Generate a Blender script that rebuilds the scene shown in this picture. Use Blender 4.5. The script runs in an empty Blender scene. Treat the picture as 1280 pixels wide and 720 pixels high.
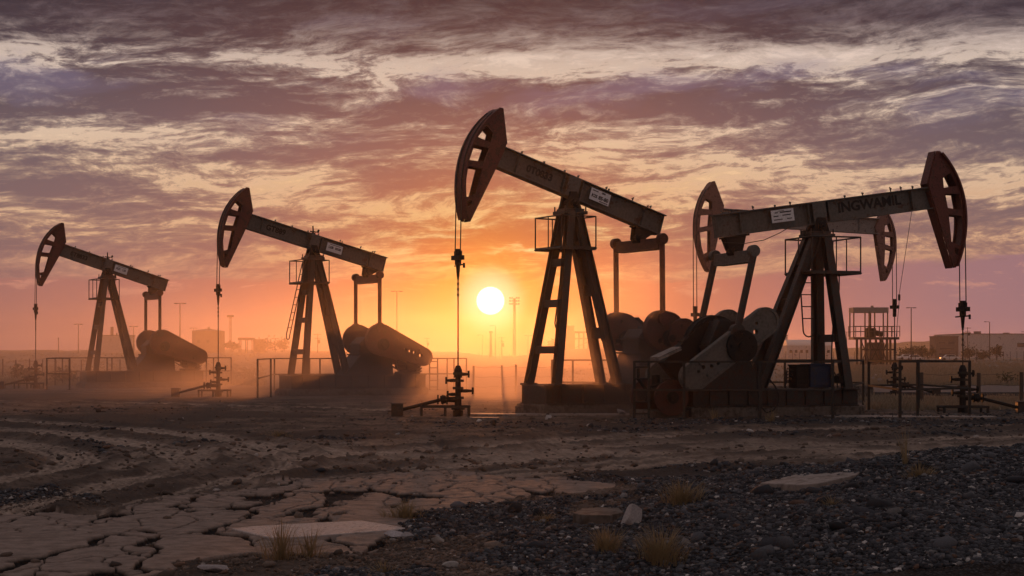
import bpy, math, random
import numpy as np
from mathutils import Vector, Matrix
from mathutils.geometry import tessellate_polygon

random.seed(7); rng = np.random.default_rng(7)
S = bpy.context.scene
COL = S.collection
R = math.radians
F, HY, EYE = 2000.0, 443.0, 1.77        # focal length in photo pixels, horizon row, eye height

def lin(r, g, b):
    return tuple(((c/255)/12.92 if c/255 <= .04045 else ((c/255+.055)/1.055)**2.4) for c in (r, g, b))
def at(px, py, Y):                       # a photo pixel carried out to depth Y
    return Vector(((px-640)/F*Y, Y, EYE+(HY-py)/F*Y))
def gd(py): return EYE*F/(py-HY)         # depth of flat ground at a row

# ------------------------------------------------------------------ scene, camera
S.view_settings.view_transform = 'Standard'; S.view_settings.look = 'None'
S.view_settings.exposure = 0; S.view_settings.gamma = 1
S.cycles.use_denoising = True
try: S.cycles.denoiser = 'OPENIMAGEDENOISE'
except Exception: pass
S.cycles.max_bounces = 6; S.cycles.diffuse_bounces = 3; S.cycles.glossy_bounces = 2
S.cycles.transmission_bounces = 2; S.cycles.transparent_max_bounces = 8; S.cycles.volume_bounces = 2
S.cycles.sample_clamp_indirect = 4.0
cd = bpy.data.cameras.new('camera'); cam = bpy.data.objects.new('camera', cd); COL.objects.link(cam)
cd.sensor_width = 36; cd.lens = F/1280*36; cd.shift_y = (HY-360)/1280
cd.clip_start = .1; cd.clip_end = 8000
cam.location = (0, 0, EYE); cam.rotation_euler = (R(90), 0, 0)
S.camera = cam

# ------------------------------------------------------------------ node helper
class NT:
    def __init__(s, tree): s.t = tree; s.n = tree.nodes; s.l = tree.links
    def new(s, typ, **kw):
        n = s.n.new(typ)
        for k, v in kw.items(): setattr(n, k, v)
        return n
    def put(s, sock, v):
        if isinstance(v, bpy.types.NodeSocket): s.l.new(v, sock)
        elif v is not None: sock.default_value = v
    def math(s, op, a, b=None, c=None, clamp=False):
        n = s.new('ShaderNodeMath', operation=op, use_clamp=clamp)
        s.put(n.inputs[0], a); s.put(n.inputs[1], b)
        if c is not None: s.put(n.inputs[2], c)
        return n.outputs[0]
    def mix(s, f, a, b, mode='MIX', clamp=True):
        n = s.new('ShaderNodeMix', data_type='RGBA', blend_type=mode); n.clamp_factor = clamp
        s.put(n.inputs[0], f)
        for i, v in ((6, a), (7, b)):
            if isinstance(v, tuple) and len(v) == 3: v = v+(1,)
            s.put(n.inputs[i], v)
        return n.outputs[2]
    def ramp(s, f, stops, interp='LINEAR'):
        n = s.new('ShaderNodeValToRGB'); s.put(n.inputs[0], f); r = n.color_ramp; r.interpolation = interp
        while len(r.elements) < len(stops): r.elements.new(.5)
        for e, (p, c) in zip(r.elements, stops):
            e.position = p; e.color = (c, c, c, 1) if not isinstance(c, tuple) else c+(1,)
        return n.outputs[0]
    def rng(s, v, a, b, c=0., d=1., smooth=True):
        n = s.new('ShaderNodeMapRange', interpolation_type='SMOOTHSTEP' if smooth else 'LINEAR'); s.put(n.inputs[0], v)
        for i, q in enumerate((a, b, c, d)): s.put(n.inputs[i+1], q)
        return n.outputs[0]
    def noise(s, vec, scale, detail=5, rough=.55, dist=0., w=None):
        n = s.new('ShaderNodeTexNoise'); s.put(n.inputs['Vector'], vec)
        n.inputs['Scale'].default_value = scale; n.inputs['Detail'].default_value = detail
        n.inputs['Roughness'].default_value = rough; n.inputs['Distortion'].default_value = dist
        return n.outputs[0]
    def comb(s, x, y, z=0.):
        n = s.new('ShaderNodeCombineXYZ')
        for i, v in enumerate((x, y, z)): s.put(n.inputs[i], v)
        return n.outputs[0]

# ------------------------------------------------------------------ sky
SUN_U, SUN_V = (613-640)/F, (HY-376)/F
def build_sky():
    w = bpy.data.worlds.new('World'); S.world = w; w.use_nodes = True
    w.cycles.sampling_method = 'MANUAL'; w.cycles.sample_map_resolution = 256
    T = NT(w.node_tree); T.n.clear()
    tc = T.new('ShaderNodeTexCoord'); sx = T.new('ShaderNodeSeparateXYZ'); T.l.new(tc.outputs['Generated'], sx.inputs[0])
    x, y, z = sx.outputs
    hyp = T.math('SQRT', T.math('ADD', T.math('MULTIPLY', x, x), T.math('MULTIPLY', y, y)))
    v = T.math('DIVIDE', z, T.math('MAXIMUM', hyp, .02))          # tangent of the elevation
    a = T.math('ARCTAN2', x, y)                                   # azimuth from the sun side
    du = T.math('SUBTRACT', a, SUN_U); dv = T.math('SUBTRACT', v, SUN_V)
    # glow round the sun, wide and tight
    q = T.math('ADD', T.math('MULTIPLY', du, du), T.math('MULTIPLY', dv, dv)); dist = T.math('SQRT', q)
    qe = T.math('SQRT', T.math('ADD', T.math('MULTIPLY', T.math('MULTIPLY', du, du), .75), T.math('MULTIPLY', T.math('MULTIPLY', dv, dv), 1.4)))
    g_wide = T.math('POWER', 2.718, T.math('MULTIPLY', qe, -15.))
    g_tight = T.math('POWER', 2.718, T.math('MULTIPLY', dist, -42.))
    # cloud fields, streaked along the horizon, slightly tilted and warped
    wv = T.comb(T.math('MULTIPLY', a, 5.), T.math('MULTIPLY', v, 16.))
    warp = T.new('ShaderNodeTexNoise'); T.l.new(wv, warp.inputs['Vector']); warp.inputs['Scale'].default_value = 1.3; warp.inputs['Detail'].default_value = 4
    ws = T.new('ShaderNodeSeparateColor'); T.l.new(warp.outputs['Color'], ws.inputs[0])
    wx = T.math('MULTIPLY', T.math('SUBTRACT', ws.outputs[0], .5), .10); wy = T.math('MULTIPLY', T.math('SUBTRACT', ws.outputs[1], .5), .030)
    aw = T.math('ADD', a, wx); vw = T.math('ADD', v, wy)
    vt = T.math('ADD', vw, T.math('MULTIPLY', aw, -.05))
    big = T.noise(T.comb(T.math('MULTIPLY', aw, 4.6), T.math('MULTIPLY', vt, 50.), 3.1), 1., 6, .56)
    mid = T.noise(T.comb(T.math('MULTIPLY', aw, 25.), T.math('MULTIPLY', vt, 140.), 9.4), 1., 7, .64, .12)
    fin = T.noise(T.comb(T.math('MULTIPLY', aw, 105.), T.math('MULTIPLY', vt, 300.), 1.7), 1., 5, .7, .25)
    dens = T.math('ADD', T.math('MULTIPLY', big, .38), T.math('ADD', T.math('MULTIPLY', mid, .42), T.math('MULTIPLY', fin, .25)))
    # local masses: roof of cloud at the top, grey bank at left, bright band, bank edge low over the horizon
    def blob(u0, v0, ru, rv):
        p = T.math('DIVIDE', T.math('SUBTRACT', aw, u0), ru); r = T.math('DIVIDE', T.math('SUBTRACT', vw, v0), rv)
        return T.math('POWER', 2.718, T.math('MULTIPLY', T.math('ADD', T.math('MULTIPLY', p, p), T.math('MULTIPLY', r, r)), -1.))
    bias = T.ramp(T.math('MULTIPLY', v, 4.), [(0, .06), (.18, .08), (.26, .0), (.42, .0), (.50, -.03), (.60, -.01), (.66, .02), (.74, .10), (.80, -.08), (.88, -.20), (1., -.16)])
    bias = T.math('SUBTRACT', bias, .0)
    pos = [(.06, .188, .13, .016, .10), (-.10, .152, .22, .012, .06), (.10, .115, .2, .018, .08), (-.2, .115, .09, .014, .10), (.2, .150, .1, .01, .06), (.31, .11, .05, .012, .06)]
    neg = [(-.2, .180, .08, .018, .16), (-.22, .150, .2, .009, .13), (.06, .160, .12, .010, .10), (.2, .160, .12, .012, .12), (-.08, .125, .05, .012, .10), (-.27, .1, .1, .010, .10), (.28, .130, .07, .012, .12), (-.02, .104, .06, .01, .08)]
    for u0, v0, ru, rv, k in pos: bias = T.math('ADD', bias, T.math('MULTIPLY', blob(u0, v0, ru, rv), k))
    for u0, v0, ru, rv, k in neg: bias = T.math('SUBTRACT', bias, T.math('MULTIPLY', blob(u0, v0, ru, rv), k))
    dbs = T.math('ADD', dens, T.math('MULTIPLY', bias, .8))
    m = T.rng(dbs, .455, .735)
    rim = T.math('SUBTRACT', dbs, .60); rim = T.math('POWER', 2.718, T.math('MULTIPLY', T.math('MULTIPLY', rim, rim), -900.))
    v4 = T.math('MULTIPLY', v, 4.)
    dark = T.ramp(v4, [(0, lin(138, 102, 106)), (.16, lin(138, 106, 108)), (.30, lin(128, 104, 105)), (.5, lin(108, 95, 102)), (.66, lin(86, 77, 87)), (.78, lin(64, 57, 67)), (.92, lin(48, 43, 53)), (1., lin(54, 50, 64))])
    brite = T.ramp(v4, [(0, lin(180, 124, 116)), (.18, lin(208, 152, 128)), (.30, lin(224, 170, 132)), (.46, lin(238, 202, 166)), (.62, lin(242, 218, 198)), (.74, lin(226, 204, 192)), (.82, lin(124, 108, 114)), (.88, lin(98, 87, 96)), (1., lin(84, 75, 90))])
    cl = T.mix(m, dark, brite)
    cl = T.mix(T.math('MULTIPLY', rim, T.math('MULTIPLY', T.rng(v, .05, .08), T.rng(v, .175, .195, .42, 0.))), cl, T.ramp(v4, [(.2, lin(255, 205, 150)), (.7, lin(250, 226, 205))]))
    # blue-violet gaps at the upper left and upper right
    gap = T.rng(T.noise(T.comb(T.math('MULTIPLY', aw, 9.), T.math('MULTIPLY', vt, 40.), 21.), 1., 4, .5), .5, .68)
    gap = T.math('MULTIPLY', gap, T.math('MULTIPLY', T.rng(v, .12, .17), T.rng(v, .185, .20, 1., .25)))
    cl = T.mix(T.math('MULTIPLY', gap, .42), cl, lin(124, 118, 146))
    # warm light close to the sun
    warm_d = lin(228, 114, 50); warm_b = lin(255, 202, 112)
    cl = T.mix(T.math('MULTIPLY', g_wide, 1.5, clamp=True), cl, T.mix(m, warm_d, warm_b))
    # the smooth bank of air under the clouds
    hz = T.ramp(v4, [(0, lin(166, 112, 106)), (.10, lin(164, 112, 108)), (.2, lin(150, 106, 108)), (1., lin(150, 110, 110))])
    hz = T.mix(T.rng(a, .10, .30), hz, lin(152, 116, 124))
    hz = T.mix(T.rng(a, -.14, -.32), hz, lin(152, 108, 108))
    hz = T.mix(T.math('MULTIPLY', g_wide, 1.5, clamp=True), hz, lin(250, 128, 44))
    edge = T.math('ADD', T.math('ADD', .0455, T.math('MULTIPLY', T.math('SUBTRACT', mid, .5), .018)), T.math('MULTIPLY', T.math('MAXIMUM', T.math('SUBTRACT', a, .12), 0.), .075))
    bank = T.rng(T.math('SUBTRACT', v, edge), -.001, .0028)
    streak = T.math('MULTIPLY', T.rng(T.math('ADD', mid, T.math('MULTIPLY', fin, .3)), .68, .80), T.rng(v, .03, .044))
    hz = T.mix(T.math('MULTIPLY', streak, .55), hz, T.mix(g_wide, lin(212, 150, 130), lin(255, 205, 120)))
    col = T.mix(bank, hz, cl)
    # bright golden streaks over the sun
    gs = T.math('MULTIPLY', T.rng(T.math('ADD', T.math('MULTIPLY', mid, .7), T.math('MULTIPLY', big, .3)), .50, .66), blob(.02, .068, .09, .022))
    col = T.mix(T.math('MULTIPLY', gs, bank), col, lin(255, 236, 170))
    col = T.mix(T.math('MULTIPLY', g_tight, .95), col, lin(255, 176, 64))
    aur = T.rng(dist, .007, .026, 1., 0.)
    col = T.mix(T.math('MULTIPLY', aur, .8), col, lin(255, 240, 190))
    # overhead and behind the camera: even dusk cloud
    back = T.ramp(T.math('MULTIPLY', v, .5), [(0, lin(158, 131, 126)), (.15, lin(149, 133, 131)), (.5, lin(144, 132, 133)), (1., lin(144, 134, 137))])
    fn = T.noise(T.comb(T.math('MULTIPLY', x, 3.), T.math('MULTIPLY', y, 3.), T.math('MULTIPLY', z, 6.)), 1., 5, .55)
    back = T.mix(T.rng(fn, .35, .7), T.mix(1., back, (.7, .7, .7), 'MULTIPLY'), back)
    front = T.math('MULTIPLY', T.rng(v, .24, .42, 1., 0.), T.rng(T.math('ABSOLUTE', a), .55, 1.3, 1., 0.))
    col = T.mix(front, back, col)
    disc = T.rng(dist, .0074, .0092, 1., 0.)
    # physical dusk sky under the clouds, a small share of the light
    ns = T.new('ShaderNodeTexSky', sky_type='NISHITA'); ns.sun_disc = False
    ns.sun_elevation = math.atan(SUN_V); ns.sun_rotation = SUN_U; ns.air_density = 1.; ns.dust_density = 3.; ns.altitude = 0
    b1 = T.new('ShaderNodeBackground'); T.l.new(ns.outputs[0], b1.inputs[0]); b1.inputs[1].default_value = .0012
    col = T.mix(disc, col, (3.2, 3., 2.6), clamp=True)
    b2 = T.new('ShaderNodeBackground'); T.l.new(col, b2.inputs[0]); b2.inputs[1].default_value = .95
    ad = T.new('ShaderNodeAddShader'); T.l.new(b1.outputs[0], ad.inputs[0]); T.l.new(b2.outputs[0], ad.inputs[1])
    out = T.new('ShaderNodeOutputWorld'); T.l.new(ad.outputs[0], out.inputs[0])
    sl = bpy.data.lights.new('sun', 'SUN'); so = bpy.data.objects.new('sun', sl); COL.objects.link(so)
    sl.energy = .9; sl.angle = R(.6); sl.color = (1., .31, .075)
    d = Vector((SUN_U, 1, SUN_V)); so.rotation_euler = d.to_track_quat('Z', 'Y').to_euler()
    so.location = d*50+Vector((0, 0, 40))
build_sky()

# ------------------------------------------------------------------ materials
def mat(name, col, rough=.6, metal=0., rust=None, rust_amt=.5, scale=6., bump=.15, col2=None, spec=.4):
    m = bpy.data.materials.new(name); m.use_nodes = True; T = NT(m.node_tree)
    b = T.n['Principled BSDF']; tc = T.new('ShaderNodeTexCoord').outputs['Object']
    n1 = T.noise(tc, scale, 6, .62); n2 = T.noise(tc, scale*4.3, 4, .6)
    c = T.mix(T.rng(n2, .3, .7), col, col2 or tuple(k*.72 for k in col))
    if rust:
        f = T.rng(T.math('ADD', T.math('MULTIPLY', n1, .75), T.math('MULTIPLY', n2, .25)), .62-rust_amt*.25, .70-rust_amt*.2)
        c = T.mix(f, c, T.mix(n2, rust, tuple(k*.45 for k in rust)))
    T.l.new(c, b.inputs['Base Color']); b.inputs['Metallic'].default_value = metal
    b.inputs['Specular IOR Level'].default_value = spec
    T.l.new(T.rng(n2, .2, .8, rough-.12, min(1, rough+.15)), b.inputs['Roughness'])
    bp = T.new('ShaderNodeBump'); bp.inputs['Strength'].default_value = bump; bp.inputs['Distance'].default_value = .02
    T.l.new(n2, bp.inputs['Height']); T.l.new(bp.outputs[0], b.inputs['Normal'])
    return m
RUST = (.14, .055, .028)
M = dict(
    steel=mat('painted_steel', (.040, .037, .033), .5, rust=(.075, .034, .022), rust_amt=.55),
    beam=mat('beam_paint', (.115, .112, .10), .5, rust=(.11, .055, .035), rust_amt=.35, scale=3),
    red=mat('red_paint', (.13, .030, .022), .5, rust=(.09, .030, .02), rust_amt=.5),
    wheel=mat('dark_red_wheel', (.075, .022, .016), .6, rust=(.06, .025, .018), rust_amt=.4),
    rustred=mat('rusty_red_paint', (.12, .038, .026), .6, rust=(.12, .05, .03), rust_amt=.6),
    crank=mat('crank_paint', (.13, .12, .105), .55, rust=(.09, .085, .06), rust_amt=.22, scale=3),
    fadered=mat('faded_red_paint', (.27, .14, .11), .6, rust=(.14, .07, .05), rust_amt=.4),  # red lightened with distance haze in the colour
    fade=mat('faded_grey_paint', (.27, .24, .22), .6, rust=(.15, .09, .07), rust_amt=.3),  # light grey, haze mixed into the colour likewise
    dark=mat('oily_black_steel', (.022, .021, .02), .65, scale=9, spec=.2),
    rubber=mat('black_rubber', (.02, .02, .021), .7),
    galv=mat('weathered_rail_steel', (.055, .052, .048), .8, 0., rust=(.07, .045, .032), rust_amt=.35, scale=9, spec=.15),
    wire=mat('steel_wire', (.06, .055, .05), .5, .4),
    concrete=mat('stained_concrete', (.15, .125, .105), .85, rust=(.10, .075, .06), rust_amt=.55, scale=2.2, bump=.5),
    slab=mat('pale_concrete', (.30, .255, .225), .55, rust=(.24, .19, .16), rust_amt=.5, scale=3., bump=.5),
    sheet=mat('smooth_pale_sheet', (.46, .40, .37), .32, rust=(.30, .25, .22), rust_amt=.35, scale=3., bump=.25, spec=.6),
    white=mat('sign_white', (.85, .84, .84), .45, bump=.05),
    ink=mat('sign_ink', (.02, .02, .022), .5, bump=.02),
    ink2=mat('faded_lettering', (.006, .006, .006), .6, bump=.02),
    blue=mat('blue_enamel', (.014, .034, .08), .45, rust=(.05, .05, .06), rust_amt=.4),
    wood=mat('weathered_post_wood', (.11, .08, .06), .85, scale=8, bump=.5),
    wall=mat('pale_wall', (.52, .48, .47), .8, rust=(.25, .22, .21), rust_amt=.3, scale=.6),
    wall2=mat('brown_wall', (.15, .115, .10), .85, rust=(.15, .11, .09), rust_amt=.3, scale=.6),
    roof=mat('grey_roof', (.16, .14, .14), .7, scale=.5),
    glass=mat('dark_window', (.03, .032, .036), .15, bump=0, spec=.6),
    bark=mat('bark', (.08, .06, .045), .9, scale=9, bump=.5),
    leaf=mat('dusty_leaves', (.065, .070, .038), .7, scale=1.5, col2=(.04, .045, .025), bump=0),
    straw=mat('dry_straw', (.33, .275, .20), .8, scale=2.5, col2=(.22, .175, .12), bump=0),
    gold=mat('golden_dry_grass', (.33, .25, .135), .8, scale=2.5, col2=(.20, .145, .08), bump=0),
    scrub=mat('dry_scrub', (.20, .155, .095), .85, scale=.12, col2=(.12, .095, .06), bump=0),
    litter=mat('white_plastic', (.72, .70, .68), .45),
    van=mat('white_vehicle_paint', (.7, .69, .68), .35),
)

def translucent(m, f, k):
    """thin leaves and straw let low sun through"""
    T = NT(m.node_tree); b = T.n['Principled BSDF']; o = [n for n in T.n if n.type == 'OUTPUT_MATERIAL'][0]
    t = T.new('ShaderNodeBsdfTranslucent'); t.inputs[0].default_value = (*k, 1); mx = T.new('ShaderNodeMixShader'); mx.inputs[0].default_value = f
    T.l.new(b.outputs[0], mx.inputs[1]); T.l.new(t.outputs[0], mx.inputs[2]); T.l.new(mx.outputs[0], o.inputs[0])
translucent(M['straw'], .25, (.30, .24, .16)); translucent(M['gold'], .28, (.34, .24, .12)); translucent(M['leaf'], .3, (.09, .09, .03))

# ------------------------------------------------------------------ mesh builder
class MB:
    def __init__(s): s.v = []; s.f = []
    def add(s, vs, fs):
        b = len(s.v); s.v += [tuple(v) for v in vs]; s.f += [tuple(i+b for i in f) for f in fs]; return s
    def box(s, c, d, mtx=None):
        x, y, z = (k/2 for k in d); P = [Vector((i*x, j*y, k*z)) for i in (-1, 1) for j in (-1, 1) for k in (-1, 1)]
        if mtx is not None: P = [mtx @ p for p in P]
        return s.add([p+Vector(c) for p in P], [(0, 1, 3, 2), (4, 6, 7, 5), (0, 4, 5, 1), (2, 3, 7, 6), (0, 2, 6, 4), (1, 5, 7, 3)])
    def b2(s, x0, x1, y0, y1, z0, z1): return s.box(((x0+x1)/2, (y0+y1)/2, (z0+z1)/2), (abs(x1-x0), abs(y1-y0), abs(z1-z0)))
    def bar(s, p, q, w, h, side=(0, 1, 0)):       # box bar; w along `side`, h across both
        p, q = Vector(p), Vector(q); d = (q-p); L = d.length; d.normalize(); sd = Vector(side)
        sd = (sd-d*sd.dot(d)); sd = sd.normalized() if sd.length > 1e-4 else d.orthogonal().normalized()
        u = d.cross(sd); m = Matrix((d, sd, u)).transposed()
        return s.box((p+q)/2, (L, w, h), m)
    def ibar(s, p, q, w, h, t=.03, side=(0, 1, 0)):  # rolled I section: web plus two flanges (flanges span `side`)
        p, q = Vector(p), Vector(q); d = (q-p).normalized(); sd = Vector(side); sd = (sd-d*sd.dot(d)).normalized(); u = d.cross(sd)
        s.bar(p, q, t, h-2*t, sd)
        for k in (-1, 1): s.bar(p+u*k*(h-t)/2, q+u*k*(h-t)/2, w, t, sd)
        return s
    def tube(s, pts, r, n=8, cap=True):
        pts = [Vector(p) for p in pts]; rings = []; ref = None
        for i, p in enumerate(pts):
            d = (pts[min(i+1, len(pts)-1)]-pts[max(i-1, 0)]).normalized()
            if ref is None: ref = d.orthogonal().normalized()
            ref = (ref-d*ref.dot(d)).normalized(); c = d.cross(ref); rr = r[i] if isinstance(r, (list, tuple)) else r
            rings.append([p+(ref*math.cos(2*math.pi*k/n)+c*math.sin(2*math.pi*k/n))*rr for k in range(n)])
        V = [v for g in rings for v in g]; Fc = []
        for i in range(len(pts)-1):
            for k in range(n): Fc.append((i*n+k, i*n+(k+1) % n, (i+1)*n+(k+1) % n, (i+1)*n+k))
        if cap: Fc += [tuple(range(n))[::-1], tuple((len(pts)-1)*n+k for k in range(n))]
        return s.add(V, Fc)
    def plate(s, loops, y0, y1, fn):              # polygon with holes; fn(a, b, y) -> point
        tri = tessellate_polygon([[Vector((a, b, 0)) for a, b in L] for L in loops]); flat = [p for L in loops for p in L]; n = len(flat)
        V = [fn(a, b, y0) for a, b in flat]+[fn(a, b, y1) for a, b in flat]
        Fc = [tuple(t) for t in tri]+[tuple(i+n for i in t[::-1]) for t in tri]; o = 0
        for L in loops:
            k = len(L)
            for i in range(k): Fc.append((o+i, o+(i+1) % k, o+(i+1) % k+n, o+i+n))
            o += k
        return s.add(V, Fc)
    def disc(s, c, r, y0, y1, n=28, holes=()):    # round plate with its axis along y
        L = [[(c[0]+r*math.cos(2*math.pi*k/n), c[2]+r*math.sin(2*math.pi*k/n)) for k in range(n)]]
        for hx, hz, hr in holes: L.append([(c[0]+hx+hr*math.cos(2*math.pi*k/10), c[2]+hz+hr*math.sin(2*math.pi*k/10)) for k in range(10)])
        return s.plate(L, c[1]+y0, c[1]+y1, lambda a, b, y: (a, y, b))
    def build(s, name, m, parent=None, bevel=0., smooth=False, loc=None):
        me = bpy.data.meshes.new(name); me.from_pydata(s.v, [], s.f); me.validate(); me.update()
        import bmesh
        bm = bmesh.new(); bm.from_mesh(me); bmesh.ops.recalc_face_normals(bm, faces=bm.faces); bm.to_mesh(me); bm.free()
        o = bpy.data.objects.new(name, me); COL.objects.link(o); me.materials.append(m)
        if parent is not None: o.parent = parent
        if loc is not None: o.location = loc
        if smooth:
            for p in me.polygons: p.use_smooth = True
            me.set_sharp_from_angle(angle=R(40))
        if bevel:
            b = o.modifiers.new('bevel', 'BEVEL'); b.width = bevel; b.segments = 1; b.limit_method = 'ANGLE'; b.angle_limit = R(40)
        return o
def tag(o, label, cat, group=None, kind=None):
    if label: o['label'] = label
    if cat: o['category'] = cat
    if group: o['group'] = group
    if kind: o['kind'] = kind
    return o
def empty(name, loc, rz=0, label=None, cat=None, group=None):
    o = bpy.data.objects.new(name, None); COL.objects.link(o); o.empty_display_size = .3
    o.location = loc; o.rotation_euler = (0, 0, rz); return tag(o, label, cat, group)
def text(s, size, m, parent, org, ex, ey, nrm, bold=0., name='lettering', sx=1.):
    c = bpy.data.curves.new('tmp', 'FONT'); c.body = s; c.size = size; c.align_x = 'CENTER'; c.align_y = 'CENTER'; c.offset = bold; c.extrude = .004
    c.resolution_u = 3
    t = bpy.data.objects.new('tmp', c); COL.objects.link(t)
    bpy.context.view_layer.update()
    me = bpy.data.meshes.new_from_object(t.evaluated_get(bpy.context.evaluated_depsgraph_get()))
    bpy.data.objects.remove(t); bpy.data.curves.remove(c)
    mt = Matrix((Vector(ex), Vector(ey), Vector(nrm))).transposed().to_4x4(); mt.translation = Vector(org)
    me.transform(mt @ Matrix.Diagonal((sx, 1, 1, 1))); me.name = name; me.materials.clear(); me.materials.append(m)
    o = bpy.data.objects.new(name, me); COL.objects.link(o); o.parent = parent; return o

# ------------------------------------------------------------------ pumpjacks
class Frame:
    """Ground frame of a machine: x forward to the horse head, y across, z up."""
    def __init__(s, x, y, deg): s.o = Vector((x, y, 0)); s.c, s.s = math.cos(R(deg)), math.sin(R(deg)); s.rz = R(deg)
    def inv(s, px, py, ly):                       # point of the plane y = ly that the photo shows at a pixel
        u = (px-640)/F; d = Vector((u, 1, (HY-py)/F)); n = Vector((-s.s, s.c, 0))
        t = (ly+n.dot(Vector((s.o.x, s.o.y, 0))))/n.dot(d); p = Vector((0, 0, EYE))+d*t
        r = p-s.o; return Vector((r.x*s.c+r.y*s.s, ly, p.z))

def head_profile(Rr):
    def ua(w):
        r = 2.6 if w > -.35 else 3.2
        return Rr-r+math.sqrt(r*r-(w+.35)**2)
    wt, wb = 1.24, -2.10
    arc = [(ua(w), w) for w in np.linspace(wb, wt, 19)]
    out = arc+[(Rr-.60, 1.33), (Rr-.72, 1.35), (Rr-1.14, .42), (Rr-1.11, .2), (Rr-.98, -.48), (Rr-.64, -2.16), (ua(wb)-.04, -2.16)]
    P4 = lambda L: [(Rr+a, w) for a, w in L]
    holes = [P4([(-.18, .25), (-.34, .66), (-.62, .53), (-.63, .24)]), P4([(-.11, -.48), (-.14, -.01), (-.61, .06), (-.58, -.37)]),
             P4([(-.13, -.67), (-.19, -1.15), (-.32, -1.54), (-.60, -1.38), (-.58, -.57)]), P4([(-.38, -1.64), (-.52, -1.56), (-.54, -1.72), (-.44, -1.82)])]
    return out, holes, ua, wt, wb
def reach(Rr, t):
    ua = head_profile(Rr)[2]; return max(ua(w)*math.cos(t)-w*math.sin(t) for w in np.linspace(-2.1, 1.2, 60))+.05

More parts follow.
